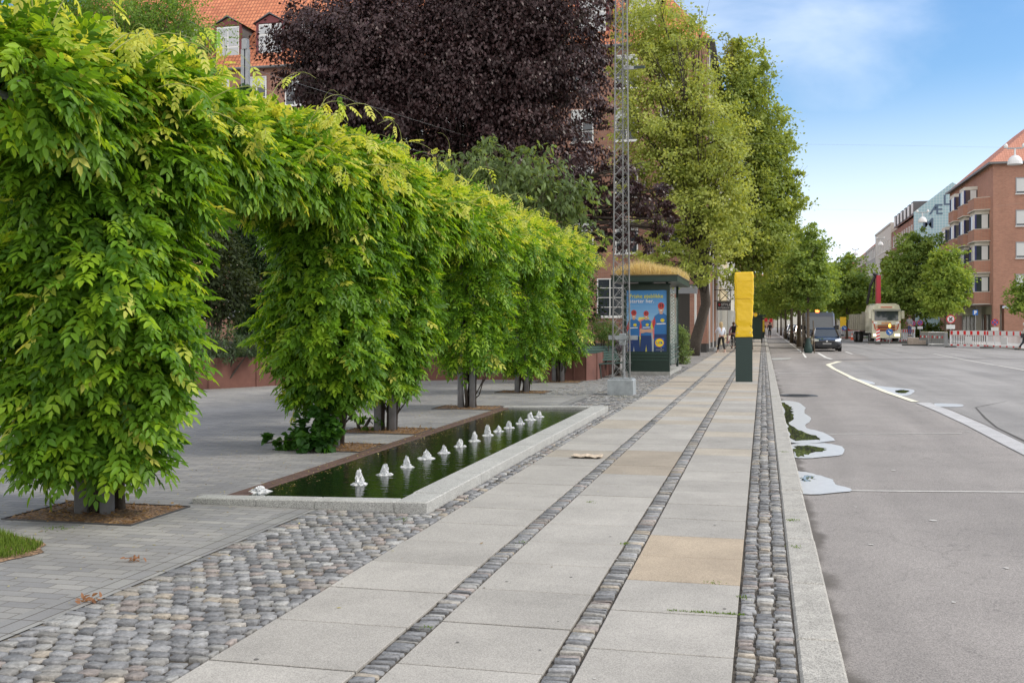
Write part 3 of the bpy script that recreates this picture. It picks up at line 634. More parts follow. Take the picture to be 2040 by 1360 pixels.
for (px, py_) in ((262, 1118), (172, 1200)):
    x, y = G(px, py_); mb = MB(); Pq = np.array([(x+random.gauss(0, .035), y+random.gauss(0, .03), .01+random.random()*.02) for _ in range(16)]); T = rv(16); N = rv(16)+np.array([[0, 0, 1]])
    V, F, C = leaves(Pq-np.array([x, y, 0]), T, N, .04, .02, np.tile(np.array([[.28, .14, .08]]), (16, 1)), True); o = npmesh('dead_leaf', V, F, C, M_leafm); o.location = (x, y, 0)
    tag(o, 'curled brown dead leaves on dark paving'+(' near the mulch bed' if px == 262 else ' at the cobble edge, lower left'), 'dead leaf')

def shrub(name, label, cat, x, y, z0, blobs, n, L, W, c0, c1, m=M_leafm, stems=8, flowers=None, group=None, upb=.35, base=0, fine=False, bark=None, out_b=.7):
    t = thing(name, label, cat, (x, y, base), 0, group)
    Ps = []; Os = []; Cs = []; tot = sum(b[3]*b[4]*b[5] for b in blobs)**1.0
    for bx, by, bz, rx, ry, rz in blobs:
        k = int(n*(rx*ry*rz)/tot); nc = max(6, k//28)
        cd = rv(nc)*(rng.random((nc, 1))**.33)*rng.uniform(.8, 1.1, (nc, 1)); cc = cd*np.array([[rx, ry, rz]])+np.array([[bx, by, bz]])
        idx = rng.integers(0, nc, k); sig = min(rx, ry, rz)*.16
        p = cc[idx]+rng.normal(size=(k, 3))*sig; Ps.append(p); Os.append(nrm(cd[idx]+rv(k)*.3))
        sh = rng.random((nc, 1))[idx]*.6+rng.random((k, 1))*.4; Cs.append(np.array([c0])*(1-sh)+np.array([c1])*sh)
    P = np.concatenate(Ps); O = np.concatenate(Os); C = np.concatenate(Cs); ok = P[:, 2] > z0; P, O, C = P[ok], O[ok], C[ok]; k = len(P); up = np.array([[0, 0, 1.]])
    V, F, CC = leaves(P, O*out_b+rv(k)*.7-up*.25, O*.4+up*upb*2+rv(k)*.5, rng.uniform(.7, 1.2, k)*L, rng.uniform(.7, 1.2, k)*W, C, fine)
    npmesh('foliage' if m is not M_dleaf else 'crown', V, F, CC, m, t)
    if stems:
        mb = MB()
        for q in range(stems):
            bx, by, bz, rx, ry, rz = random.choice(blobs); a = random.uniform(0, 6.28); s = random.uniform(.2, .8)
            e = Vector((bx+rx*s*math.cos(a), by+ry*s*math.sin(a), bz+rz*random.uniform(-.3, .6))); b0 = Vector((random.uniform(-.1, .1), random.uniform(-.1, .1), 0))
            md = b0.lerp(e, .5)+Vector((random.uniform(-.1, .1), random.uniform(-.1, .1), .1))
            mb.tube([b0, md, e], [.03, .02, .008], bark or M_bark_d, 5)
        mb.build('stems', t)
    if flowers:
        fc, nf, fs, zmin = flowers; ok = np.where(P[:, 2] > zmin)[0]; q = rng.choice(ok, nf); p0 = P[q]+O[q]*.12
        kk = 26; pp = np.repeat(p0, kk, 0)+rng.normal(size=(nf*kk, 3))*np.array([[fs, fs, fs*.18]]); V, F, CC = leaves(pp, rv(nf*kk)*np.array([[1, 1, .2]]), np.tile(up, (nf*kk, 1))+rv(nf*kk)*.3, fs*.6, fs*.5, np.tile(np.array([fc]), (nf*kk, 1)))
        npmesh('blossom', V, F, CC, M_leafm, t)
    return t
G0, G1 = (.025, .06, .012), (.08, .15, .025)
# ivy clump at the foot of the second column
shrub('ivy_clump', 'low clump of dark green ivy at the foot of a wisteria column', 'ivy', PX0+.05, 12.35, .0, [(0, 0, .22, .34, .25, .26), (.05, 0, .5, .17, .15, .3), (-.5, .0, .1, .3, .12, .08)], 1500, .09, .085, (.02, .075, .012), (.06, .16, .02), M_leaf, 5, fine=True)
shrub('creeper', 'small low green creeper sprig left of a wisteria foot', 'creeper', PX0-.35, 14.9, 0, [(0, 0, .12, .4, .12, .1)], 160, .09, .06, (.06, .16, .02), (.14, .26, .03), M_leaf, 3, fine=True)
# ------------------------------------------------------------------ trees
def tree(name, label, x, y, blobs, n, L, W, c0, c1, trunk=(.2, 3), m=M_leafm, group=None, lean=(0, 0), bark=None, clump=30, droop=.25, rough=.26, limbs=14, sparse=1.0, base=0):
    """trunk=(radius, height of first fork); blobs in metres from the foot"""
    t = thing(name, label, 'tree', (x, y, base), 0, group); bark = bark or M_bark
    mb = MB(); r0, h0 = trunk; f = Vector((lean[0], lean[1], h0)); topz = max(b[2]+b[5]*.7 for b in blobs); cxm = sum(b[0] for b in blobs)/len(blobs); cym = sum(b[1] for b in blobs)/len(blobs)
    mb.tube([(0, 0, -.1), (lean[0]*.3, lean[1]*.3, h0*.3), f, (cxm*.5+lean[0]*.5, cym*.5+lean[1]*.5, (h0+topz)*.5), (cxm, cym, topz*.86)], [r0*1.25, r0, r0*.85, r0*.5, r0*.12], bark, 10)
    mb.build('trunk', t, smooth=True)
    Ps = []; Os = []; Cs = []; vol = sum(b[3]*b[4]*b[5] for b in blobs); mb = MB(); tips = []
    for bx, by, bz, rx, ry, rz in blobs:
        k = int(n*(rx*ry*rz)/vol); nc = max(8, int(k/clump))
        cd = rv(nc)*(rng.random((nc, 1))**.42); bump_ = 1+rough*np.sin(cd[:, :1]*7+bx)*np.sin(cd[:, 2:]*9+by)+rng.uniform(-rough, rough, (nc, 1))
        cc = cd*bump_*np.array([[rx, ry, rz]])+np.array([[bx, by, bz]]); idx = rng.integers(0, nc, k); s = (rx*ry*rz)**(1/3)*rng.uniform(.07, .17, (nc, 1))[idx]
        p = cc[idx]+rng.normal(size=(k, 3))*s*np.array([[1, 1, .6]]); Ps.append(p); Os.append(nrm(cd[idx]+rv(k)*.2))
        sh = np.clip(rng.random((nc, 1))[idx]*.65+rng.random((k, 1))*.35, 0, 1); Cs.append(np.array([c0])*(1-sh)+np.array([c1])*sh)
        for q in range(max(3, int(limbs*(rx*ry*rz)/vol))): tips.append(cc[rng.integers(0, nc)])
    for tp in tips:
        e = Vector(tp); s = random.uniform(.0, .55); a = f.lerp(Vector((cxm, cym, topz)), s)
        if e.z < a.z: a = f.lerp(a, .2)
        md = a.lerp(e, .45)+Vector((0, 0, .12*(e-a).length)); rr = r0*random.uniform(.18, .42)*(1-s*.6)
        mb.tube([a, md, e], [rr, rr*.6, rr*.15], bark, 5)
        for q in range(3):
            e2 = e+Vector((random.gauss(0, 1), random.gauss(0, 1), random.gauss(.2, .7)))*.16*min(topz, 9)*.28; mb.tube([md.lerp(e, random.uniform(.1, .8)), e2], [rr*.25, rr*.06], bark, 4)
    mb.build('limbs', t)
    P = np.concatenate(Ps); O = np.concatenate(Os); C = np.concatenate(Cs); k = len(P); up = np.array([[0, 0, 1.]])
    V, F, CC = leaves(P, O*.5+rv(k)*.8-up*droop, O*.75+up*.5+rv(k)*.7, rng.uniform(.7, 1.25, k)*L, rng.uniform(.7, 1.25, k)*W, C)
    npmesh('crown', V, F, CC, m, t); return t
# copper beech
x, y = D(880, 40); 
def fb(base, lst):
    """blobs given as (photo px, photo py, distance, half width px, half height px, depth m)"""
    o = []
    for px, py_, d, hw, hh, dp in lst:
        bx, by = D(px, d); o.append((bx-base[0], by-base[1], Z(py_, d), hw*d/FPX, dp, hh*d/FPX))
    return o
BE0, BE1 = (.028, .013, .014), (.075, .040, .042)
tree('copper_beech', 'huge copper beech with near-black purple foliage hanging over the square', x, y,
     fb((x, y), [(860, 150, 40, 260, 150, 2.8), (700, 120, 39, 165, 130, 2.2), (630, 150, 38.5, 85, 70, 1.2), (600, 60, 38.5, 75, 60, 1.2), (1050, 120, 40, 150, 220, 2.6), (900, 20, 40, 330, 140, 2.5), (980, 330, 39.5, 220, 120, 2.5),
                 (760, 240, 39, 140, 60, 2), (1130, 380, 40, 70, 100, 1.2), (1185, 100, 40, 42, 150, 1.0), (1195, 300, 40, 34, 130, .8), (1235, 370, 40, 48, 65, 1.5), (1290, 400, 40, 50, 50, 1.5), (1325, 440, 40, 20, 75, 1.2), (1245, 450, 40, 26, 80, 1.3), (1290, 460, 40, 24, 50, 1.2), (1205, 440, 40, 26, 90, 1.2)]),
     160000, .15, .095, BE0, BE1, (.55, 2.8), M_dleaf, bark=M_bark_d, clump=60, droop=.9, limbs=40, rough=.12)
# light green tree by the brick corner
x, y = D(1378, 53)
LG0, LG1 = (.19, .25, .045), (.46, .49, .115)
tree('maple', 'tall yellow-green tree with thin dark limbs in front of the brick corner building', x, y,
     fb((x, y), [(1330, 110, 52, 95, 130, 2.2), (1330, 280, 51, 105, 130, 2.4), (1400, 400, 51, 90, 120, 2.2), (1330, 480, 51, 70, 70, 1.8), (1385, 230, 52, 68, 130, 2), (1430, 330, 51, 60, 120, 1.8), (1300, 60, 52, 75, 70, 2), (1430, 500, 50, 60, 50, 1.5), (1385, 545, 50, 60, 38, 1.4), (1300, 520, 50, 45, 40, 1), (1262, 200, 51, 40, 120, 1), (1262, 360, 51, 38, 90, 1.1), (1455, 300, 52, 42, 110, 1.6), (1445, 430, 51, 60, 80, 1.6), (1232, 120, 52, 32, 110, .8), (1395, 40, 52, 30, 25, .8)]),
     46000, .17, .11, (.20, .27, .06), (.46, .51, .15), (.30, 2.6), M_leafm, bark=M_bark_d, clump=44, limbs=80, lean=(.7, 0), rough=.25)
x, y = D(1490, 66)
MG0, MG1 = (.09, .165, .036), (.29, .39, .085)
tree('street_tree', 'tall mid-green tree behind the yellow-green one, standing out against the sky', x, y,
     fb((x, y), [(1480, 200, 66, 62, 120, 2.5), (1515, 330, 66, 60, 150, 2.5), (1500, 480, 66, 90, 90, 3), (1550, 300, 66, 30, 60, 1.5), (1560, 420, 66, 40, 80, 2), (1465, 120, 66, 35, 60, 1.6), (1572, 280, 66, 32, 16, 1), (1548, 225, 66, 26, 22, 1), (1585, 345, 66, 24, 14, 1), (1520, 130, 66, 22, 26, 1), (1580, 400, 66, 30, 30, 1.2)]),
     44000, .22, .15, (.13, .20, .04), (.38, .46, .11), (.28, 3.0), clump=40, limbs=24, rough=.25)
# robinia upper left
x, y = D(300, 24)
tree('robinia', 'feathery bright green robinia behind the pergola at upper left', x, y,
     fb((x, y), [(240, 50, 24, 130, 70, 1.4), (330, 70, 24, 105, 60, 1.3), (400, 120, 24, 50, 28, .8), (130, 10, 24, 120, 60, 1.5), (300, 130, 24, 90, 35, 1), (345, 10, 24, 60, 50, 1)]), 30000, .075, .035, (.07, .15, .022), (.20, .33, .05), (.14, 4.5), M_leaf, clump=26, droop=.4, limbs=26, rough=.3)
# big-leaved shrub tree
x, y = D(1020, 31)
tree('viburnum', 'grey-green large-leaved shrub tree rising above the far wisterias', x, y,
     fb((x, y), [(940, 350, 31, 75, 60, 1), (1030, 370, 31, 100, 70, 1.2), (1120, 400, 31, 70, 55, 1), (970, 290, 31, 35, 25, .6), (1060, 310, 31, 45, 25, .6), (1170, 370, 31, 25, 25, .5), (1150, 480, 31, 50, 60, .8)]), 5200, .20, .095, (.07, .11, .045), (.20, .28, .10), (.1, 2.6), M_leaf, clump=9, droop=.9, limbs=44, rough=.3)
# shrubs behind the planter wall
def sh_at(px, d, blobs): x, y = D(px, d); return x, y, fb((x, y), blobs)
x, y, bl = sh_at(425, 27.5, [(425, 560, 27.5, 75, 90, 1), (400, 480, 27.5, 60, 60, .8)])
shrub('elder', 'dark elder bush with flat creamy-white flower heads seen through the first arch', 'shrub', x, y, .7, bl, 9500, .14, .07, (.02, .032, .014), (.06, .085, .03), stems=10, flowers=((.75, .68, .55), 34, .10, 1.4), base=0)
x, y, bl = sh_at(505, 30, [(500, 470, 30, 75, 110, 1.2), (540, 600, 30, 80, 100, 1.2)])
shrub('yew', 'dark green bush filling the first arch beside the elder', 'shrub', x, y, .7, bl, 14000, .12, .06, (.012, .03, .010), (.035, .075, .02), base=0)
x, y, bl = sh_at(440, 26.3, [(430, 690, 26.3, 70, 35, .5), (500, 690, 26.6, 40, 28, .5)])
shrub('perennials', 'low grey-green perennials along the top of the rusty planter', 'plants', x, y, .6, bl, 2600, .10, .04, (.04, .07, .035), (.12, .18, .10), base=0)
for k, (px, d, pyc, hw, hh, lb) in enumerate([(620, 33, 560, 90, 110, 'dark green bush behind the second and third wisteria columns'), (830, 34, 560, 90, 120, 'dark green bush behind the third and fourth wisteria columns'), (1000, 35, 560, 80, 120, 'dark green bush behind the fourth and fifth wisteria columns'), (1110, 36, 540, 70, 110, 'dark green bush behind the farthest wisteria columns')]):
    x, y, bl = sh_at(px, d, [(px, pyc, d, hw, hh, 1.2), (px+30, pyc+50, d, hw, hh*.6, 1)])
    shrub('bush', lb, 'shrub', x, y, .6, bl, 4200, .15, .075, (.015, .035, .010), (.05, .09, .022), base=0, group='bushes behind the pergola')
x, y, bl = sh_at(1197, 32, [(1195, 662, 32, 30, 30, .5), (1215, 665, 32, 22, 28, .5)])
shrub('lavender', 'bright green lavender bush with mauve spikes in the planter beside the bench', 'shrub', x, y, .6, bl, 2600, .09, .022, (.06, .13, .03), (.15, .24, .07), upb=.1, flowers=((.22, .17, .33), 18, .05, 1.5), base=0)
x, y, bl = sh_at(1232, 32.5, [(1232, 680, 32.5, 18, 38, .35)])
shrub('catmint', 'mauve-grey flowering plant behind the foot of the lattice mast', 'shrub', x, y, .2, bl, 1100, .08, .03, (.07, .06, .09), (.17, .14, .20), base=0)
x, y, bl = sh_at(1358, 42, [(1358, 690, 42, 18, 38, .55), (1352, 668, 42, 14, 25, .45)])
shrub('hedge', 'loose light green hedge bush beside the bus shelter', 'hedge', x, y, 0, bl, 4500, .08, .04, (.07, .13, .03), (.22, .30, .12), base=0)
# grass patch, weeds
def blades(pts, h, wd, c0, c1, spread=.3):
    n = len(pts); up = np.array([[0, 0, 1.]]); g = rng.random((n, 1)); T = up+rv(n)*spread; N = rv(n)
    return leaves(pts, T, N, h*rng.uniform(.5, 1.2, n), wd, np.array([c0])*(1-g)+np.array([c1])*g)
n = 9000; a = rng.uniform(0, 2*np.pi, n); q = np.sqrt(rng.random(n)); gp = np.stack([-5.75+q*.78*np.cos(a), 6.35+q*.52*np.sin(a)*(1+.12*np.sin(5*a)), np.zeros(n)], 1)
V, F, C = blades(gp, .06, .005, (.05, .10, .012), (.20, .30, .05)); tag(npmesh('grass', V, F, C, M_leaf), 'small patch of rough green grass on the paving at the lower left edge', 'grass', kind='stuff')
mb = MB(); pts_ = [(-5.75+.84*math.cos(t*.2618*.75)*(1+.05*math.sin(t*2.2)), 6.3+.60*math.sin(t*.2618*.75)*(1+.06*math.sin(t*3.1))) for t in range(32)]; mb.add([(p[0], p[1], .005) for p in pts_], [tuple(range(32))], M_mul); struct(mb, 'soil_patch')
W_ = []
for px, py_, k, s in ((1483, 1225, 260, 0), (1245, 1083, 40, .02), (850, 1250, 25, .015), (1578, 1036, 60, .03), (1585, 1090, 60, .025), (1540, 790, 50, .05), (1660, 740, 0, 0), (800, 1035, 50, .04), (1175, 1000, 20, .03), (1480, 1190, 30, .02), (1040, 1080, 20, .02), (120, 1052, 80, .06), (1420, 1160, 20, .03), (1560, 900, 30, .04), (1245, 790, 120, .2), (1330, 742, 300, .35), (420, 775, 100, .25)):
    x, y = G(px, py_)
    if s == 0 and k: W_ += [(x-random.random()**1.3*.42, y+random.gauss(0, .006), -.004) for _ in range(k)]
    else: W_ += [(x+random.gauss(0, s), y+random.gauss(0, s), -.003) for _ in range(k)]
V, F, C = blades(np.array(W_), .02, .005, (.06, .12, .015), (.18, .28, .04), .7); tag(npmesh('weeds', V, F, C, M_leaf), 'small green weeds and moss growing in the paving joints', 'weeds', kind='stuff')
# ================================================================== PLANTER WALL
mb = MB(); M_cor = mat('weathered_steel', (.15, .065, .05), .75, .15, noise=.3, nscale=1.6, bump=.2, bscale=10)
pw = [(-17, 20.6), (-13.2, 23.4), (-12.3, 25.2), (-10.6, 27.6), (-8, 29.3), (-4.85, 29.4), (-4.62, 29.9), (-4.75, 34.5)]
for a, b_ in zip(pw[:-1], pw[1:]):
    a = Vector(a); b_ = Vector(b_); t = (b_-a).normalized(); nn = Vector((-t.y, t.x))*.03
    vs = [(p.x, p.y, z) for z in (-.02, .76) for p in (a, b_, b_+nn, a+nn)]
    mb.add(vs, [(4, 5, 6, 7), (0, 1, 5, 4), (1, 2, 6, 5), (2, 3, 7, 6), (3, 0, 4, 7)], M_cor)
    for k in range(int((b_-a).length/1.4)+1):
        p = a+t*k*1.4; mb.tube([(p.x, p.y, 0), (p.x, p.y, .765)], .022, M_cor, 6)
mb.build('planter_wall'); o = bpy.data.objects['planter_wall']; tag(o, 'low rust-brown steel planter wall curving behind the pergola', 'planter wall')
mb = MB(); mb.add([(x, y+.02, .66) for x, y in pw]+[(-10, 40, .66), (-25, 40, .66)], [tuple(range(len(pw)+2))], M_soil); struct(mb, 'soil_bed')

# ================================================================== LATTICE MAST
mx, my = D(1238.5, 23.9); mast = thing('lattice_mast', 'tall galvanised steel lattice mast on a block base beside the pavement', 'mast', (mx, my, 0))
M_mast = mat('mast_steel', (.20, .20, .20), .55, .35, noise=.25, nscale=7)
M_block = mat('galvanised_block', (.34, .37, .39), .55, .45, noise=.22, nscale=6, bump=.15, bscale=20)
mb = MB(); mb.box(-.29, .29, -.26, .3, 0, .35, M_block, bev=.02); mb.box(-.26, .26, -.24, .27, .351, .375, M_block); mb.build('base', mast)
HM = 12.5
def mc(k, z):
    a = [(-.5, -.2), (.5, -.2), (0, .62)][k]; s = .40*(1-z/HM*.50); return Vector((a[0]*s, a[1]*s, z))
for k in range(3):
    mb = MB(); mb.tube([mc(k, .36), mc(k, HM)], .018, M_mast, 6); mb.build('leg', mast)
mb = MB(); z = .4; i = 0
while z < HM-.3:
    st = .31*(1-z/HM*.4)
    for a, b_ in ((0, 1), (1, 2), (2, 0)):
        mb.bar(mc(a, z), mc(b_, z+st), .008, M_mast); mb.bar(mc(b_, z), mc(a, z+st), .008, M_mast)
    z += st; i += 1
mb.build('lattice', mast)
mb = MB(); mb.box(-.06, .08, .02, .14, 1.12, 1.38, M_block, bev=.01); mb.box(-.3, .36, -.01, .02, 1.24, 1.34, M_block); mb.tube([(.04, .1, .37), (.04, .1, 1.15)], .03, M_galv, 8); mb.build('junction_box', mast)
mb = MB(); mb.box(.05, .35, -.02, .02, 7.35, 7.42, M_galv); mb.box(.28, .52, -.03, .03, 7.36, 7.42, mat('dark_green', (.015, .035, .028), .4)); mb.build('bracket', mast)

# ================================================================== BUS SHELTER
dS = 33.0; x0, yS = D(1240, dS); x1, _y = D(1335, dS); yS = (yS+_y)/2; z0S = .0
M_dg = mat('dark_green_paint', (.012, .032, .024), .35, 0, .5, noise=.15, nscale=5)
sh = thing('bus_shelter', 'dark green bus shelter with dry grass roof and illuminated poster panel', 'bus shelter', (x0, yS, 0))
WS = x1-x0
zt_, zb_ = Z(568, dS), .13
mb = MB(); mb.box(-.02, WS+.02, -.05, 4.6, 0, .11, mat('plinth_concrete', (.33, .33, .31), .85, noise=.2)); mb.build('plinth', sh)
px0, px1 = D(1247, dS)[0]-x0, D(1329, dS)[0]-x0; pz0, pz1 = Z(700, dS), Z(578, dS)
mb = MB(); fr = .0
mb.box(0, px0, 0, .2, .11, zt_, M_dg); mb.box(px1, WS, 0, .2, .11, zt_, M_dg); mb.box(px0, px1, 0, .2, pz1, zt_, M_dg); mb.box(px0, px1, 0, .2, .11, pz0, M_dg)
mb.box(px0, px1, .04, .18, pz0, pz1, M_dg)
for k in range(3): mb.box(px0-.02, px1+.04, -.018, -.002, .46+k*.1, .49+k*.1, mat('green_trim', (.03, .07, .055), .3))
mb.box(-.03, WS+.03, -.03, .23, zt_+.001, zt_+.05, M_dg, bev=.015)
mb.build('panel_frame', sh)
# the poster
PWd, PHt = px1-px0, pz1-pz0
def flat(c, r=.35): return mat('print_%d_%d_%d' % tuple(int(v*255) for v in c), c, r, emit=0)
poster = MB(); yy0 = .036
def U(u, v): return (px0+u*PWd, pz0+(1-v)*PHt)
lay = [0]
def pshape(pts, c):
    lay[0] += 1; y = yy0-.0004*lay[0]; vs = [(U(u, v)[0], y, U(u, v)[1]) for u, v in pts]; poster.add(vs, [tuple(range(len(vs)))], flat(c))
def pell(cx, cy, rx, ry, c, n=20, a0=0, a1=6.2832): pshape([(cx+rx*math.cos(a0+(a1-a0)*k/n), cy+ry*math.sin(a0+(a1-a0)*k/n)) for k in range(n if a1 > 6 else n+1)], c)
for k in range(10): 
    t = k/9; pshape([(0, k*.062), (1, k*.062), (1, (k+1)*.062), (0, (k+1)*.062)], (.06+.22*t, .28+.22*t, .66+.06*t)); lay[0] = 1
pshape([(0, .62), (1, .62), (1, 1), (0, 1)], (.45, .5, .5))
pshape([(.3, .44), (.55, .44), (.62, .8), (.5, 1), (.2, 1)], (.75, .68, .12)); pshape([(.28, .5), (.42, .46), (.4, .82), (.27, .68)], (.72, .25, .25)); pshape([(.62, .5), (.8, .42), (.86, .78), (.66, .8)], (.7, .2, .22)); pshape([(.34, .8), (.42, .8), (.45, 1), (.33, 1)], (.04, .04, .05))
BL, NV, SK, RD = (.03, .16, .42), (.015, .045, .16), (.62, .36, .25), (.55, .05, .05)
def rider(cx, top, s, kind):
    pshape([(cx-.15*s, top+.20*s), (cx-.05*s, top+.155*s), (cx+.05*s, top+.155*s), (cx+.15*s, top+.20*s), (cx+.15*s, top+.48*s), (cx-.15*s, top+.48*s)], BL)
    pshape([(cx-.15*s, top+.20*s), (cx-.2*s, top+.33*s), (cx-.17*s, top+.38*s), (cx-.12*s, top+.3*s)], RD); pshape([(cx+.15*s, top+.20*s), (cx+.2*s, top+.33*s), (cx+.17*s, top+.38*s), (cx+.12*s, top+.3*s)], (.6, .6, .1) if kind else BL)
    pshape([(cx-.15*s, top+.46*s), (cx+.15*s, top+.46*s), (cx+.17*s, top+.8*s), (cx+.03*s, top+.8*s), (cx, top+.62*s), (cx-.03*s, top+.8*s), (cx-.17*s, top+.8*s)], NV)
    pshape([(cx-.15*s, top+.795*s), (cx-.05*s, top+.795*s), (cx-.06*s, top+.92*s), (cx-.14*s, top+.92*s)], SK); pshape([(cx+.15*s, top+.795*s), (cx+.05*s, top+.795*s), (cx+.06*s, top+.92*s), (cx+.14*s, top+.92*s)], SK)
    pshape([(cx-.03*s, top+.13*s), (cx+.03*s, top+.13*s), (cx+.035*s, top+.17*s), (cx-.035*s, top+.17*s)], SK)
    pell(cx, top+.09*s, .058*s, .062*s, SK); pell(cx, top+.05*s, .072*s, .05*s, RD); pell(cx-.02*s, top+.045*s, .012*s, .03*s, (.03, .02, .02), 8); pell(cx+.025*s, top+.045*s, .012*s, .03*s, (.03, .02, .02), 8)
    pell(cx-.02*s, top+.088*s, .008*s, .005*s, (.05, .03, .03), 8); pell(cx+.02*s, top+.088*s, .008*s, .005*s, (.05, .03, .03), 8); pell(cx, top+.115*s, .022*s, .009*s, (.85, .8, .78), 10)
    if kind: pshape([(cx-.18*s, top+.36*s), (cx+.18*s, top+.33*s), (cx+.19*s, top+.37*s), (cx-.15*s, top+.42*s)], SK); pshape([(cx-.17*s, top+.33*s), (cx+.16*s, top+.37*s), (cx+.15*s, top+.41*s), (cx-.19*s, top+.38*s)], SK)
    pell(cx+.03*s, top+.26*s, .045*s, .026*s, (.7, .55, .03), 14)
    pshape([(cx-.1*s, top+.305*s), (cx+.1*s, top+.30*s), (cx+.1*s, top+.315*s), (cx-.1*s, top+.32*s)], (.75, .76, .8))
rider(.18, .32, .95, 0); rider(.86, .2, 1.12, 0); rider(.49, .335, .88, 1)
pshape([(.70, .78), (.94, .78), (.94, .93), (.70, .93)], (.02, .12, .42)); pell(.82, .855, .112, .072, (.65, .03, .04), 28); pell(.82, .855, .103, .066, (.85, .68, .02), 28)
pshape([(.73, .955), (.93, .955), (.93, .985), (.73, .985)], (.1, .12, .2))
lay[0] += 1; ty = yy0-.0004*lay[0]-.003
def ptext(s, u, v, size, c, off_=.0, al='LEFT', sx=1):
    xx, zz = U(u, v); text_mesh(poster, s, (xx, ty, zz), size, flat(c), offset=off_, extrude=.0006, align=al, sx=sx)
ptext('Friske \u00f8jeblikke', .075, .125, .17, (.85, .78, .05), .0012, sx=.98); ptext('starter her.', .075, .205, .17, (.85, .87, .9), .0012, sx=.98)
ptext('N\u00e5r det hele starter med frisk frugt', .075, .255, .045, (.75, .8, .88), .0006) if False else ptext('.... ....... ..... .... ......', .075, .255, .045, (.75, .8, .88), .0006)
ptext('L', .745, .872, .095, (.02, .12, .42), .004); ptext('i', .793, .872, .095, (.65, .03, .04), .004); ptext('D', .82, .872, .095, (.02, .12, .42), .004); ptext('L', .868, .872, .095, (.02, .12, .42), .004)
poster.build('poster', sh, fixn=False)
mb = MB(); rx0, rx1, ry0, ry1 = -.30, WS+.28, -.55, 4.9; zr0, zr1 = zt_+.09, zt_+.27
mb.box(rx0, rx1, ry0, ry1, zr0, zr1, M_dg); mb.box(rx0-.03, rx1+.03, ry0-.03, ry1+.03, zr1, zr1+.03, mat('roof_rim', (.09, .08, .05), .9)); mb.box(.5, .95, -.2, .1, zt_+.05, zr0+.0, M_dg)
for px_, py_ in ((.1, .25), (WS-.1, .25), (.1, 4.3), (WS-.1, 4.3)): mb.box(px_-.04, px_+.04, py_-.04, py_+.04, .11, zr0, M_dg)
mb.build('roof', sh)
n = 9000; gp = np.stack([rng.uniform(rx0, rx1, n), rng.uniform(ry0, ry1, n), np.full(n, zr1+.02)], 1)
hh = .27+.22*np.exp(-((gp[:, 0]-WS*.35)/.6)**2)
up = np.array([[0, 0, 1.]]); g = rng.random((n, 1)); V, F, C = leaves(gp, up+rv(n)*.38, rv(n), hh*rng.uniform(.5, 1.25, n), .014, np.array([[.40, .31, .16]])*(1-g)+np.array([[.74, .63, .40]])*g)
o = npmesh('dry_grass', V, F, C, M_leafm, sh); tag(o, kind='stuff')
mb = MB(); M_gl = mat('shelter_glass', (.55, .65, .62), .05, 0, .5, alpha=.28)
mb.box(WS-.11, WS-.09, .35, 4.2, .35, 2.5, M_gl); mb.box(.09, .11, .35, 4.2, .35, 2.5, M_gl); mb.build('glass', sh)
mb = MB(); M_wd = mat('white_dot', (.8, .82, .8), .6)
for k in range(44): mb.disc((WS+.10 if k % 2 else WS+.04, .29, .45+k*.05), .014, M_wd, 'y', 8, .012)
mb.box(WS-.005, WS+.13, .30, .315, .35, 2.65, M_gl); mb.build('dotted_screen', sh)
mb = MB(); mb.box(WS-.45, WS+.02, .34, 2.6, .30, .95, M_dg); 
for k in range(3): mb.box(WS-.47, WS+.10, .32, 2.62, .5+.16*k, .53+.16*k, mat('green_trim'))
mb.build('bench', sh)
# lit-free dark kerb block done; bench beside the planter
bx, by = D(1215, 31.3); bn = thing('park_bench', 'dark green slatted park bench half hidden behind the mast foot', 'bench', (bx, by, 0), R(62))
mb = MB()
for k in range(5): mb.box(-.85, .85, -.2+k*.085, -.13+k*.085, .42, .45, M_dg)
mb.build('seat', bn); mb = MB()
for k in range(6): mb.box(-.85, .85, .25+k*.035, .27+k*.035, .5+k*.075, .56+k*.075, mat('bench_slat', (.03, .075, .06), .35))
mb.build('backrest', bn)
for sx in (-.7, .7):
    mb = MB(); mb.tube([(sx, -.2, 0), (sx, -.15, .42)], .02, M_dg, 6); mb.tube([(sx, .38, 0), (sx, .22, .45), (sx, .46, 1.0)], .02, M_dg, 6); mb.bar((sx, -.17, .41), (sx, .24, .43), .03, M_dg); mb.build('leg', bn)

# ================================================================== YELLOW-WRAPPED PYLON
cx_, cy_ = D(1484.5, 29.2); cw = .455
cx_ -= .03
pyl = thing('sign_pylon', 'dark green pylon on the pavement with its upper half wrapped in yellow tarpaulin', 'pylon', (cx_, cy_, 0))
mb = MB(); mb.box(-cw/2, cw/2, -.11, .11, 0, 2.95, mat('pylon_green', (.018, .04, .036), .4, noise=.12), bev=.01); mb.box(-cw/2+.01, cw/2-.01, -.113, -.111, .98, .985, mat('green_trim')); mb.build('column', pyl)
bm = bmesh.new(); nx, nz = 14, 44; zc0, zc1 = 1.24, 3.03; rows = []
def wrp(u, t):
    ks = [(0, .238), (.1, .228), (.165, .214), (.22, .226), (.4, .238), (.62, .258), (.9, .262), (1.0, .25)]
    for (a, va), (b_, vb) in zip(ks[:-1], ks[1:]):
        if t <= b_: return va+(vb-va)*(t-a)/(b_-a)
    return .25
per = 56
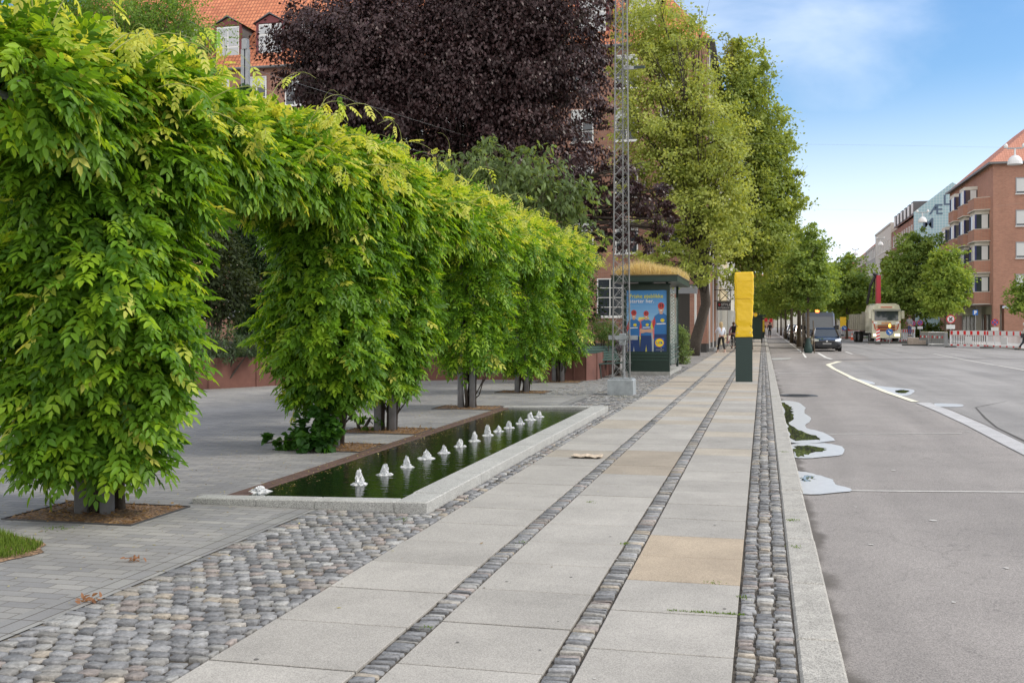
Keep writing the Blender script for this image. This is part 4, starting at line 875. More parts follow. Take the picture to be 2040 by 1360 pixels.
for j in range(nz+1):
    t = j/nz; z = zc0+(zc1-zc0)*t; wd = wrp(0, t)+(.02*(1-abs(t-.16)/.05) if False else 0); dp = .142+.01*math.sin(t*9); r_ = []
    for k in range(per):
        a = 2*math.pi*k/per; ca, sa = math.cos(a), math.sin(a); e = .22
        xx = math.copysign(abs(ca)**e, ca)*wd; yy_ = math.copysign(abs(sa)**e, sa)*dp
        cr = math.exp(-((t-.165)/.12)**2)+.5*math.exp(-((t-.62)/.05)**2)+.5*math.exp(-((t-.86)/.03)**2); wr = .009*cr*math.sin(40*xx+6*math.sin(20*t))+.004*math.sin(11*xx*3+19*t+3*math.sin(9*t))+.005*math.sin(31*t+14*xx)+.004*math.sin(60*t*(1+xx))*(1 if t < .25 or t > .85 else .4)
        yy_ *= 1-.12*math.exp(-((t-.165)/.04)**2)
        r_.append(bm.verts.new((xx+(wr if abs(ca) > .9 else 0), yy_+math.copysign(wr, sa)*(.9 if abs(sa) > .6 else 0), z+.004*math.sin(8*xx))))
    rows.append(r_)
for j in range(nz):
    for k in range(per): bm.faces.new((rows[j][k], rows[j][(k+1) % per], rows[j+1][(k+1) % per], rows[j+1][k]))
bm.faces.new(rows[-1]); bmesh.ops.recalc_face_normals(bm, faces=bm.faces); me = bpy.data.meshes.new('tarpaulin_cover'); bm.to_mesh(me); bm.free()
me.materials.append(mat('yellow_tarpaulin', (.80, .52, .015), .33, 0, .5, noise=.06, nscale=5, bump=.9, bscale=9)); me.polygons.foreach_set('use_smooth', [True]*len(me.polygons))
o = bpy.data.objects.new('tarpaulin_cover', me); col.objects.link(o); o.parent = pyl
mb = MB(); zst = zc0+(zc1-zc0)*.165; mb.box(-.232, .232, -.137, .137, zst-.008, zst+.008, mat('black_rubber', (.015, .015, .015), .6)); mb.build('strap', pyl)
mb = MB(); Ms = mat('cover_seam', (.55, .36, .01), .5)
for zz in (2.30, 2.78): mb.tube([(-.24, -.149, zz), (-.1, -.156, zz-.006), (.08, -.156, zz+.004), (.24, -.149, zz)], .006, Ms, 5)
mb.tube([(-.195, -.152, 1.30), (-.20, -.157, 1.9), (-.205, -.157, 2.5), (-.205, -.15, 2.98)], .005, Ms, 5); mb.build('seam', pyl)
mb = MB(); M_eye = mat('eyelet', (.6, .6, .58), .3, .7)
mb.disc((-.17, -.153, 1.36), .012, M_eye, 'y', 10, .01); mb.build('eyelet', pyl); mb = MB(); mb.disc((.17, -.153, 1.36), .012, M_eye, 'y', 10, .01); mb.build('eyelet', pyl)
# newspaper
x, y = G(1170, 911); bm = bmesh.new(); bmesh.ops.create_grid(bm, x_segments=16, y_segments=10, size=.5)
for v in bm.verts: v.co = (v.co.x*.36, v.co.y*.24, .012+.016*abs(math.sin(v.co.x*7+v.co.y*4))+random.uniform(0, .008))
me = bpy.data.meshes.new('crumpled_newspaper'); bm.to_mesh(me); bm.free(); me.materials.append(mat('newsprint', (.50, .42, .33), .9, noise=.35, nscale=18)); o = bpy.data.objects.new('crumpled_newspaper', me); col.objects.link(o); o.location = (x, y, 0)
sm = o.modifiers.new('s', 'SOLIDIFY'); sm.thickness = .006
tag(o, 'flattened crumpled pale newspaper lying on the pavement slabs', 'newspaper')
# bollard
x, y = G(1390, 708); mb = MB(); M_bol = mat('bollard_grey', (.09, .085, .085), .6); mb.box(-.13, .13, -.13, .13, 0, .62, M_bol, bev=.01); mb.box(-.13, .13, -.13, .13, .74, .82, M_bol, bev=.01); mb.box(-.09, .09, -.09, .09, .62, .74, mat('bollard_lens', (.6, .6, .6), .3)); o = mb.build('bollard_light'); o.location = (x, y, 0); tag(o, 'short square grey bollard light near the brick corner', 'bollard')
# ivy post
x, y = D(489, 30); o = thing('ivy_post', 'grey steel post with wires rising from a sleeve of dark ivy', 'post', (x, y, 0)); mb = MB()
for dx in (-.07, .07): mb.box(dx-.05, dx+.05, -.05, .05, 0, 9.4, M_galv)
mb.box(-.08, .08, -.08, .08, 9.4, 9.7, M_galv, bev=.02); mb.build('pole', o)
mb = MB(); mb.tube([(0, 0, 8.9), (3, 6, 8.4), (6, 15, 8.2)], .005, M_galv, 4); mb.tube([(0, 0, 7.9), (3, 6, 7.4), (6, 15, 7.2)], .005, M_galv, 4); mb.build('wire', o)
n = 3500; a = rng.uniform(0, 6.28, n); z = rng.uniform(.5, 8.4, n); rr = .30*(1-.3*np.clip(z-7.4, 0, 1))*rng.uniform(.7, 1.1, n); up = np.array([[0, 0, 1.]]); P = np.stack([rr*np.cos(a), rr*np.sin(a), z], 1); O = nrm(P*np.array([[1, 1, 0]])); g = rng.random((n, 1))
V, F, C = leaves(P, O*.3-up*.8+rv(n)*.4, O+up*.3+rv(n)*.3, .12, .11, np.array([[.015, .05, .01]])*(1-g)+np.array([[.05, .12, .02]])*g); npmesh('ivy', V, F, C, M_leaf, o)

# ================================================================== BUILDINGS
M_red = brickmat('red_brick', (.30, .125, .085), (.38, .17, .11), (.30, .24, .20), .24, .075, .011, 'wall', blotch=.2, bsc=.8)
M_red2 = brickmat('red_brick_flats', (.36, .165, .11), (.45, .215, .145), (.36, .27, .22), .24, .075, .010, 'wall', blotch=.12, bsc=.5)
M_tile_x = brickmat('roof_tiles_front', (.50, .17, .085), (.62, .24, .12), (.30, .10, .055), .30, .24, .03, 'roofx', bump=1, blotch=.2, bsc=.4, offset=0)
M_tile_y = brickmat('roof_tiles_side', (.50, .20, .13), (.56, .25, .16), (.36, .14, .09), .22, .18, .02, 'roofy', bump=1, blotch=.2, bsc=.4, offset=0)
M_white = mat('white_paint', (.78, .78, .76), .5); M_pane = mat('window_glass', (.045, .055, .065), .05, 0, .8); M_curt = mat('pale_blind', (.62, .64, .64), .8)
M_gut = mat('grey_gutter', (.16, .165, .17), .5, .3)
def winmesh(wd, ht, face, ncol=2, nrow=3, frame=M_white, blind=0, sill=M_white):
    """window centred on its base; face 'y' looks towards -y, face 'x' looks towards -x, 'X' towards +x"""
    mb = MB(); t = .07; mb.box(-wd/2, -wd/2+t, -.05, .05, 0, ht, frame); mb.box(wd/2-t, wd/2, -.05, .05, 0, ht, frame); mb.box(-wd/2+t, wd/2-t, -.05, .05, 0, t, frame); mb.box(-wd/2+t, wd/2-t, -.05, .05, ht-t, ht, frame)
    for c in range(1, ncol): xx = -wd/2+wd*c/ncol; mb.box(xx-.03, xx+.03, -.04, .04, t, ht-t, frame)
    for r_ in range(1, nrow): zz = ht*r_/nrow; mb.box(-wd/2+t, wd/2-t, -.036, .036, zz-.018, zz+.018, frame)
    if sill: mb.box(-wd/2-.06, wd/2+.06, -.14, .04, -.07, -.002, sill)
    gl = MB(); gl.box(-wd/2+t, wd/2-t, .0, .02, t, ht-t, M_pane)
    if blind: gl.box(-wd/2+t+.01, wd/2-t-.01, -.012, -.001, ht*(1-blind), ht-t-.01, M_curt)
    if face == 'x': 
        for q in (mb, gl): q.v = [(y, -x, z) for x, y, z in q.v]
    if face == 'X':
        for q in (mb, gl): q.v = [(-y, x, z) for x, y, z in q.v]
    return mb, gl
def put_windows(root, wd, ht, face, pts, **k):
    mb, gl = winmesh(wd, ht, face, **k); f = mb.build('window', root); g_ = gl.build('pane', f)
    for i, p in enumerate(pts):
        o = f if i == 0 else dup(f, parent=root)
        o.location = p
def hiproof(mb, x0, x1, y0, y1, z, rise, inset, hip0=True, hip1=True, along='x', ov=.35):
    x0 -= ov; x1 += ov; y0 -= ov; y1 += ov
    if along == 'x':
        ym = (y0+y1)/2; a = (x0+(inset if hip0 else 0), ym, z+rise); b_ = (x1-(inset if hip1 else 0), ym, z+rise)
        mb.add([(x0, y0, z), (x1, y0, z), b_, a], [(0, 1, 2, 3)], M_tile_x); mb.add([(x1, y1, z), (x0, y1, z), a, b_], [(0, 1, 2, 3)], M_tile_x)
        mb.add([(x0, y1, z), (x0, y0, z), a], [(0, 1, 2)], M_tile_y if hip0 else M_red); mb.add([(x1, y0, z), (x1, y1, z), b_], [(0, 1, 2)], M_tile_y if hip1 else M_red)
    else:
        xm = (x0+x1)/2; a = (xm, y0+(inset if hip0 else 0), z+rise); b_ = (xm, y1-(inset if hip1 else 0), z+rise)
        mb.add([(x0, y1, z), (x0, y0, z), a, b_], [(0, 1, 2, 3)], M_tile_y); mb.add([(x1, y0, z), (x1, y1, z), b_, a], [(0, 1, 2, 3)], M_tile_y)
        mb.add([(x0, y0, z), (x1, y0, z), a], [(0, 1, 2)], M_tile_x if hip0 else M_red); mb.add([(x1, y1, z), (x0, y1, z), b_], [(0, 1, 2)], M_tile_x if hip1 else M_red)
    mb.add([(x0, y0, z-.004), (x1, y0, z-.004), (x1, y1, z-.004), (x0, y1, z-.004)], [(0, 1, 2, 3)], M_gut)
# left corner block
bxc, byc = -3.1, 59.9; bl_ = thing('brick_block', 'long red brick apartment block with orange tiled roof behind the copper beech', 'building', (bxc, byc, 0))
mb = MB(); mb.box(-48, 0, 0, 13, .5, 17.4, M_red); mb.box(-48.03, .03, -.03, 13.03, -.1, .5, mat('dark_plinth', (.04, .038, .036), .8))
mb.box(-.35, 0.06, -.06, 0, .5, 17.4, M_red); mb.build('wall', bl_)
mb = MB(); hiproof(mb, -48, 0, 0, 13, 17.4, 8.2, 6.2, along='x'); rf = mb.build('roof', bl_)
mb = MB(); mb.tube([(-48, -.42, 17.38), (.35, -.42, 17.38)], .08, M_gut, 8); mb.tube([(.42, -.3, 17.38), (.42, 13, 17.38)], .08, M_gut, 8); mb.build('gutter', bl_)
xsw = [-1.9-2.55*k for k in range(17)]
put_windows(bl_, 1.3, 1.9, 'y', [(x, -.02, z) for z in (5.6, 8.8, 12.0, 15.0) for x in xsw], blind=.3)
put_windows(bl_, 1.5, 2.2, 'y', [(x, -.02, 2.0) for x in [-5.4-2.9*k for k in range(14)]], ncol=2, nrow=4)
put_windows(bl_, 1.2, 1.8, 'X', [(.02, y, z) for z in (5.6, 8.8, 12, 15) for y in (1.8, 4.3, 6.8, 9.3)])
for k in range(17):   # dormers
    if k % 1 == 0:
        xx = -3.6-2.9*k; zz = 18.35; yf = .55
        mb = MB(); M_dor = mat('dormer_red', (.17, .035, .04), .6); M_dg2 = mat('zinc', (.13, .14, .15), .5, .4)
        mb.box(xx-.95, xx-.78, yf, yf+.1, zz, zz+2.0, M_dor); mb.box(xx+.78, xx+.95, yf, yf+.1, zz, zz+2.0, M_dor); mb.box(xx-.95, xx+.95, yf+.1, yf+2.6, zz-.4, zz+2.0, M_dg2)
        mb.prism([(xx-.98, zz+2.0), (xx+.98, zz+2.0), (xx, zz+2.5)], yf, yf+2.9, M_dor); mb.prism([(xx-1.15, zz+1.98), (xx, zz+2.56), (xx+1.15, zz+1.98), (xx, zz+2.66)], yf-.12, yf+3.1, M_dg2)
        mb.box(xx-.78, xx+.78, yf+.02, yf+.08, zz, zz+1.95, M_white)
        for c in range(2):
            for r_ in range(3): mb.box(xx-.70+c*.74, xx-.04+c*.74, yf+.003, yf+.019, zz+.1+r_*.62, zz+.62+r_*.62, mat('dormer_pane', (.48, .50, .52), .25))
        mb.build('dormer', rf)
mb = MB(); M_pipe = mat('downpipe', (.5, .5, .5), .4, .3)
for yy in (1.0, 5.6, 10.6, 12.8): mb.tube([(.12, yy, .2), (.12, yy, 17.2)], .06, M_pipe, 8)
mb.build('downpipe', bl_)
mb = MB(); M_pil = mat('sandstone', (.42, .25, .18), .85, noise=.1)
for yy in (.0, 2.2, 3.6, 5.0, 6.4, 7.8, 9.2, 10.6, 12.0): mb.box(.02, .10, yy+.1, yy+.5, .5, 5.0, M_pil)
mb.box(.0, .35, 2.0, 5.5, -.05, .18, mat('stone_step', (.3, .3, .29), .8)); mb.build('pilasters', bl_)
mb = MB(); mb.box(-1.38, -.16, -.052, -.03, 3.55, 3.82, mat('slate_sign', (.10, .11, .11), .6)); text_mesh(mb, 'Malthe Bruuns Vej', (-.77, -.056, 3.62), .155, mat('sign_white', (.75, .76, .75), .6), align='CENTER', offset=.001)
o = mb.build('street_sign'); o.location = (bxc, byc-.03, 0); tag(o, 'dark street name plate on the brick corner reading Malthe Bruuns Vej', 'street sign')
x, y = D(1355, 56); mb = MB()
mb.box(-.9, .9, -.1, .1, 3.2, 3.55, mat('grey_lintel', (.30, .31, .33), .7)); mb.box(.75, .85, -.1, .1, .0, 3.2, M_white); mb.box(-.2, .5, -.05, .1, 0, 3.2, mat('door_dark', (.05, .045, .04), .7)); o = mb.build('entrance_canopy'); o.location = (x, y, 0); tag(o, 'grey entrance frame with pale post beside the brick corner', 'canopy')
# shop sign
sx_, sz_ = D(1443, 66)[0], 0; mb = MB(); d = 66; x, y = D(1442, d); ws, hs_ = 27*d/FPX, 17*d/FPX
s = thing('shop_sign', 'black hanging shop sign reading STYLE INTERIOR under a crossed bracket', 'shop sign', (x, y, Z(609, d)))
mb.box(-ws/2, ws/2, -.04, .04, -hs_/2, hs_/2, mat('sign_black', (.012, .012, .014), .4)); mb.build('board', s)
mb = MB(); text_mesh(mb, 'STYLE', (-.16, -.044, .0), .215, mat('sign_white'), offset=.003, extrude=.001); text_mesh(mb, 'B', (-.33, -.044, .0), .215, mat('sign_red', (.55, .02, .03), .5), offset=.003, extrude=.001); text_mesh(mb, 'INTERIOR', (0, -.044, -.19), .165, mat('sign_white'), align='CENTER', extrude=.001); mb.build('lettering', s)
mb = MB(); M_ir = mat('black_iron', (.02, .02, .022), .5)
for a, b_ in (((-.25, 0, .3), (.42, 0, 1.0)), ((.42, 0, .3), (-.25, 0, 1.0)), ((-.25, 0, .3), (-.25, 0, 1.0)), ((.42, 0, .2), (.42, 0, 1.2)), ((-.9, 0, 1.0), (.42, 0, 1.0)), ((-.9, 0, .3), (.42, 0, .3))): mb.bar(a, b_, .03, M_ir)
mb.build('bracket', s)
# buildings further along on the left
def far_block(name, label, x0, x1, y0, y1, h, m, face, floors=5, wsp=2.8, roof=True, side=True, rm=None, fh=3.15, z0w=1.2, wd=1.3, ht=1.7, frame=M_white, rise=4.5):
    t = thing(name, label, 'building', ((x0+x1)/2, y0, 0)); ox = (x0+x1)/2
    mb = MB(); mb.box(x0-ox, x1-ox, 0, y1-y0, -.1, h, m); mb.box((x0 if face == 'x' else x1)-ox-(.12 if face == 'x' else 0), (x0 if face == 'x' else x1)-ox+(0 if face == 'x' else .12), 0, y1-y0, h-.35, h-.05, mat('cornice', (.5, .48, .44), .8)); mb.build('wall', t)
    if roof:
        mb = MB(); hiproof(mb, x0-ox, x1-ox, 0, y1-y0, h, rise, 4, False, False, along='y', ov=.12); mb.build('roof', t)
    fx = (x0-ox-.02) if face == 'x' else (x1-ox+.02)
    n_ = int((y1-y0-1.2)/wsp); pts = [(fx, 1.6+k*wsp, z0w+3.2+f*fh) for f in range(floors-1) for k in range(n_)]
    put_windows(t, wd, ht, face, pts, frame=frame)
    put_windows(t, wd*1.35, 2.3, face, [(fx, 1.8+k*wsp, .7) for k in range(n_)], ncol=2, nrow=1, sill=None)
    return t
M_yel = mat('yellow_render', (.55, .46, .30), .85, noise=.1, nscale=2); M_crm = mat('cream_render', (.6, .58, .52), .85, noise=.1, nscale=2)
far_block('town_house', 'pale yellow rendered house next along from the brick corner on the left', -16, -3.1, 73.5, 96, 16, M_yel, 'X', 5)
far_block('town_house', 'white rendered house on the left behind the street trees', -16, -3.1, 96.5, 130, 17, M_crm, 'X', 5)
far_block('town_house', 'red brick house on the left beyond the white one', -16, -3.1, 130.5, 190, 16.5, M_red, 'X', 5, wsp=3.4)
far_block('town_house', 'farthest grey house on the left side of the street', -16, -3.1, 190.5, 330, 17, mat('grey_render', (.40, .40, .39), .85), 'X', 5, wsp=6)
# right-hand flats with bays
rx, ry = 20.1, 102.0; fl = thing('apartment_block', 'red brick apartment block with angular brick bays at the right corner', 'building', (rx, ry, 0))
mb = MB(); mb.box(0, 13, 0, 22.7, 3.3, 16, M_red2); mb.box(.9, 13, .0, 22.7, -.1, 3.3, M_red2); mb.box(0, .55, .0, .7, -.1, 3.3, M_red2); mb.box(.02, .5, 8, 8.5, -.1, 3.3, M_crm); mb.build('wall', fl)
mb = MB(); hiproof(mb, 0, 13, 0, 22.7, 16.0, 6.0, 5.5, True, False, along='y', ov=.45); rf2 = mb.build('roof', fl); rf2.data.materials[[m.name for m in rf2.data.materials].index(M_tile_x.name)] = M_tile_y if False else brickmat('pink_tiles', (.48, .22, .16), (.54, .26, .19), (.38, .17, .12), .22, .2, .02, 'roofx', bump=.6, blotch=.15, offset=0)
mb = MB(); mb.box(-.47, -.37, -.4, 22.7, 15.88, 16.06, M_gut); mb.box(-.47, 13.4, -.5, -.4, 15.88, 16.06, M_gut); mb.build('gutter', fl)
mb = MB(); mb.lathe([(.35, 0), (.35, .8), (.5, .85), (.5, 1.0), (0, 1.15)], M_gut, (6.5, 9, 21.6), 12); mb.lathe([(.3, 0), (.3, .6), (.0, .75)], M_gut, (6.5, 12, 21.6), 12); mb.build('chimney', rf2)
put_windows(fl, 2.1, 1.45, 'y', [(2.9, -.02, z) for z in (4.6, 7.46, 10.32, 13.2)]+[(7.5, -.02, z) for z in (4.6, 7.46, 10.32, 13.2)], ncol=1, nrow=1, blind=.85, frame=mat('grey_frame', (.3, .31, .33), .5))
M_blue = mat('blue_frame', (.03, .04, .16), .5)
for bi, (yc, nf) in enumerate(((3.4, 4), (8.8, 4), (14.2, 4), (19.6, 3))):
    for f in range(nf):
        z = 3.45+f*2.87; mb = MB(); dpt = 1.25
        pr = [(0, yc-2.1), (-dpt, yc-1.5), (-dpt, yc+1.5), (0, yc+2.1)]
        mb.prism([(a, b_) for a, b_ in pr], z, z+1.05, M_red2, 'z'); mb.prism([(a*1.05, b_) for a, b_ in pr], z-.08, z-.002, M_crm, 'z'); mb.prism([(a*1.03, b_) for a, b_ in pr], z+1.052, z+1.10, M_crm, 'z')
        pb = mb.build('bay', fl)
        if f < nf-1 or bi > 0:
            gl = MB(); pr2 = [(0, yc-1.7), (-dpt+.15, yc-1.3), (-dpt+.15, yc+1.3), (0, yc+1.7)]
            gl.prism(pr2, z+1.1, z+2.78, M_pane, 'z'); gl.prism([(a*1.02, b_) for a, b_ in pr2], z+2.45, z+2.775, M_crm, 'z')
            for (a, b_) in pr2[1:3]: gl.box(a-.06, a+.06, b_-.09, b_+.09, z+1.11, z+2.44, M_blue)
            gl.box(-dpt+.10, -dpt+.145, yc-1.2, yc-.1, z+1.12, z+2.44, M_white); gl.add([(-.12, yc-1.69, z+1.15), (-.62, yc-1.53, z+1.15), (-.62, yc-1.53, z+2.4), (-.12, yc-1.69, z+2.4)], [(0, 1, 2, 3)], M_curt)
            gl.build('bay_window', pb)
mb = MB(); mb.box(.86, .899, 1.2, 7.6, .5, 2.5, M_pane); mb.box(.86, .899, 8.8, 20, .5, 2.5, M_pane); mb.box(.84, .9, 1.0, 22.5, 2.5, 3.3, mat('shop_fascia', (.50, .50, .36), .8))
for k in range(10): mb.box(.82, .9, 1.0+k*2.1, 1.14+k*2.1, 0, 2.5, M_crm)
mb.box(4.2, 7.5, -.03, -.005, .35, 2.6, M_pane); mb.box(4.0, 4.2, -.05, -.002, .2, 2.8, M_white); mb.box(4.2, 7.5, -.05, -.002, 2.6, 2.8, M_white)
mb.build('shopfront', fl)
mb = MB(); mb.box(.75, 2.0, -.05, -.02, 3.0, 3.2, mat('pale_blue_plate', (.55, .6, .72), .6)); mb.build('name_plate', fl)
# blue gable with letters
gy = 153.0; gb = thing('gable_house', 'house with a pale turquoise diamond-patterned gable carrying big grey letters', 'building', (20.1, gy, 0))
M_gab = bpy.data.materials.new('diamond_paint'); M_gab.use_nodes = True; nt = M_gab.node_tree; b = nt.nodes['Principled BSDF']; tcn = nd(nt, 'ShaderNodeTexCoord'); s_ = nd(nt, 'ShaderNodeSeparateXYZ'); lk(nt, tcn.outputs['Object'], s_.inputs[0]); cb = nd(nt, 'ShaderNodeCombineXYZ')
lk(nt, mth(nt, 'ADD', s_.outputs[0], s_.outputs[2]), cb.inputs[0]); lk(nt, mth(nt, 'SUBTRACT', s_.outputs[0], s_.outputs[2]), cb.inputs[1]); ck = nd(nt, 'ShaderNodeTexChecker'); ck.inputs['Scale'].default_value = 2.6; ck.inputs['Color1'].default_value = (.30, .48, .54, 1); ck.inputs['Color2'].default_value = (.42, .56, .60, 1)
lk(nt, cb.outputs[0], ck.inputs[0]); lk(nt, ck.outputs[0], b.inputs['Base Color'])
mb = MB(); mb.prism([(0, 0), (12, 0), (12, 16.6), (4.9, 20.8), (0, 16.9)], 0, .4, M_gab); mb.box(0, 12, .4, 26, 0, 16.2, M_red); mb.build('wall', gb)
mb = MB(); mb.add([(-.3, .35, 16.3), (-.3, 26, 16.3), (4.9, 26, 20.5), (4.9, .35, 20.5)], [(0, 1, 2, 3)], M_tile_y); mb.add([(12, .35, 16.3), (12, 26, 16.3), (4.9, 26, 20.5), (4.9, .35, 20.5)], [(0, 1, 2, 3)], M_tile_y); rfg = mb.build('roof', gb)
mb = MB(); Ml = mat('slate_blue_paint', (.10, .15, .22), .8)
for ch, px, py_ in (('M', 1848, 455), ('\u00c6', 1863, 428), ('L', 1883, 410)):
    xx = D(px, (gy+0)*CS**-1*0+144.3)[0]-20.1; text_mesh(mb, ch, (xx, -.02, Z(py_, 144.3)), 1.95, Ml, align='CENTER', offset=.03, extrude=.01)
mb.build('lettering', gb)
put_windows(gb, 1.2, 1.7, 'x', [(-.02, 2+k*2.6, z) for z in (4.2, 7.4, 10.6, 13.6) for k in range(9)])
for k in range(6):
    mb = MB(); mb.box(.2, 2.4, 2.2+k*4, 4.4+k*4, 16.8, 18.6, mat('zinc')); mb.box(.16, .2, 2.4+k*4, 4.2+k*4, 17.0, 18.4, M_white); mb.build('dormer', rfg)
far_block('town_house', 'white house with a flat white gable beyond the lettered gable', 20.1, 30, 180, 204, 18.0, M_crm, 'x', 5, wsp=2.6, roof=False)
far_block('town_house', 'pale grey narrow house between the white and brown houses on the right', 20.1, 30, 204.2, 222, 16, mat('grey_render'), 'x', 5, wsp=3)
far_block('town_house', 'brown brick house near the far end on the right', 20.1, 30, 222.2, 246, 15.6, mat('brown_brick', (.22, .13, .10), .85), 'x', 5, wsp=3)
far_block('town_house', 'farthest cream house at the right of the street', 20.1, 30, 246.2, 330, 15.0, M_yel, 'x', 4, wsp=6)
# red low roof between
mb = MB(); mb.box(3, 12, 0, 20, 0, 9, M_red); mb.prism([(2.6, 9), (12.4, 9), (7.5, 13.8)], 0, 20, mat('red_roof', (.40, .09, .07), .8)); o = mb.build('low_house'); o.location = (20.1, 131, 0); tag(o, 'low red-roofed house between the brick block and lettered gable', 'building')
t = thing('end_building', 'distant brick and pale buildings closing the end of the street', 'building', (4, 440, 0)); mb = MB(); mb.box(-60, 0, 0, 12, 0, 17, M_red); mb.box(0.1, 50, 2, 12, 0, 19, M_crm); mb.build('wall', t); mb = MB(); hiproof(mb, -60, 0, 0, 12, 17, 5, 4); mb.build('roof', t)
for px, d, lb in ((1508, 300, 'very far tree over the pavement at the left'), (1535, 330, 'very far tree at the end of the pavement'), (1560, 350, 'very far tree at the end of the parked row')):
    x, y = D(px, d); tree('street_tree', lb, x, y, [(0, 0, 6.5, 3.5, 3.5, 3.5), (1, 0, 9, 2.4, 2.4, 2.4)], 2500, .6, .4, (.06, .11, .022), (.19, .27, .05), (.16, 2.6), clump=24, limbs=5, group='very far trees')
# ivy wall
x, y = D(1757, 168); shrub('wall_creeper', 'yellow-green creeper covering the wall behind the crane', 'creeper', 19.3, 176, 0, [(0, 0, 6, .8, 5, 6), (0, 3, 11, .7, 4, 2.5)], 9000, .4, .3, (.10, .16, .02), (.28, .33, .05), stems=0)

# ================================================================== STREET TREES
tr = [(1610, 703, 'thin young street tree with a green watering bag round its foot', .09, 1), (1592, 691, 'street tree with a bare brown trunk just behind the bagged sapling', .17, 0), (1577, 683, 'third street tree along the parked cars', .15, 0), (1565, 675, 'fourth street tree along the parked cars', .15, 0), (1556, 668, 'fifth street tree, small in the distance along the parked cars', .14, 0), (1549, 662, 'sixth street tree, farthest one told apart along the parked cars', .14, 0)]
for i, (px, py_, lb, r0, bag) in enumerate(tr):
    x, y = G(px, py_, -.1); d = FPX*1.7/(py_-HY)
    hts = {0: 7.6, 1: 9.2}.get(i, 9.2); R_ = {0: 1.5, 1: 3.0}.get(i, 3.7)
    bl2 = [(0, 0, hts*.66, R_*.8, R_*.8, hts*.26), (-R_*.3, .3, hts*.5, R_*.7, R_*.7, hts*.16), (R_*.35, -.3, hts*.48, R_*.6, R_*.6, hts*.15), (.1, 0, hts*.84, R_*.45, R_*.45, hts*.14)]
    t = tree('street_tree', lb, x, y, bl2, {0: 9000, 1: 22000}.get(i, 13000 if i < 4 else 7000), .20 if i < 2 else .3, .14 if i < 2 else .2, MG0, MG1, (r0, 2.3 if i else 3.0), group='trees along the parking lane', clump=36, limbs=14, rough=.25, base=-.1)
    if bag:
        mb = MB(); mb.lathe([(.20, 0), (.25, .12), (.24, .3), (.17, .55), (.10, .85), (.08, .9)], mat('watering_bag', (.015, .045, .04), .6, bump=1, bscale=12), n=14); o = mb.build('watering_bag', smooth=True); o.location = (x, y, -.1); tag(o, 'dark green watering bag wrapped round the sapling in the road', 'watering bag')
        mb = MB(); 
        for dx in (-.35, .35): mb.tube([(dx, 0, 0), (dx*.8, 0, 1.9)], .035, M_bark, 6)
        mb.build('stake', t)
med = [(1687, 118, 9.4, 4.2, 'median tree behind the black van, with a clear trunk'), (1665, 150, 10.5, 4.6, 'median tree farther back above the van roof'), (1705, 135, 8.5, 3.2, 'median tree left of the crane truck'), (1640, 190, 10.5, 4.5, 'far median tree rising behind the parking lane trees'), (1722, 165, 8.0, 3.5, 'median tree behind the street lamp left of the truck'), (1600, 240, 12, 6, 'very far tree closing the street view on the left'), (1680, 250, 12, 6, 'very far tree closing the street view in the middle')]
for px, d, hts, R_, lb in med:
    x, y = D(px, d); bl2 = [(0, 0, hts*.66, R_*.8, R_*.8, hts*.26), (-R_*.3, .3, hts*.48, R_*.8, R_*.7, hts*.18), (R_*.35, -.3, hts*.45, R_*.7, R_*.6, hts*.17), (.1, 0, hts*.86, R_*.4, R_*.4, hts*.13)]
    tree('street_tree', lb, x, y, bl2, 9000, .38, .27, MG0, MG1, (.14, 2.4), group='trees down the middle of the street', clump=34, limbs=10, rough=.25)
x, y = D(1820, 104); tree('street_tree', 'broad green tree to the right of the crane truck', x, y, fb((x, y), [(1815, 545, 104, 48, 75, 2.4), (1795, 585, 104, 48, 48, 2.2), (1838, 500, 104, 38, 40, 1.8), (1845, 595, 104, 40, 42, 2.0), (1815, 480, 104, 22, 20, 1.2)]), 22000, .30, .2, MG0, MG1, (.16, 2.4), clump=36, rough=.25)
x, y = D(1884, 90); tree('street_tree', 'rounder green tree in front of the brick bays on the right', x, y, fb((x, y), [(1888, 545, 90, 40, 50, 1.7), (1880, 590, 90, 45, 38, 1.7), (1905, 580, 90, 25, 40, 1.2), (1875, 515, 90, 25, 25, 1.2)]), 15000, .26, .18, (.14, .24, .045), (.38, .48, .10), (.12, 2.2), clump=34, rough=.22)
x, y = D(2050, 76); tree('street_tree', 'leafy branches entering at the right edge beside the brick block', x, y, fb((x, y), [(2045, 600, 76, 35, 38, 1.2), (2055, 575, 76, 35, 30, 1.2), (2022, 612, 76, 16, 14, .6)]), 6000, .20, .13, MG0, MG1, (.1, 1.8), clump=26)
x, y = D(1855, 108); shrub('hedge', 'clipped bright green hedge behind the roadworks on the right', 'hedge', x, y, 0, [(0, 0, .9, 2.4, .6, 1.0), (-2, 0, .9, 2.2, .6, .9)], 5000, .2, .14, (.07, .12, .02), (.20, .28, .05), stems=0)

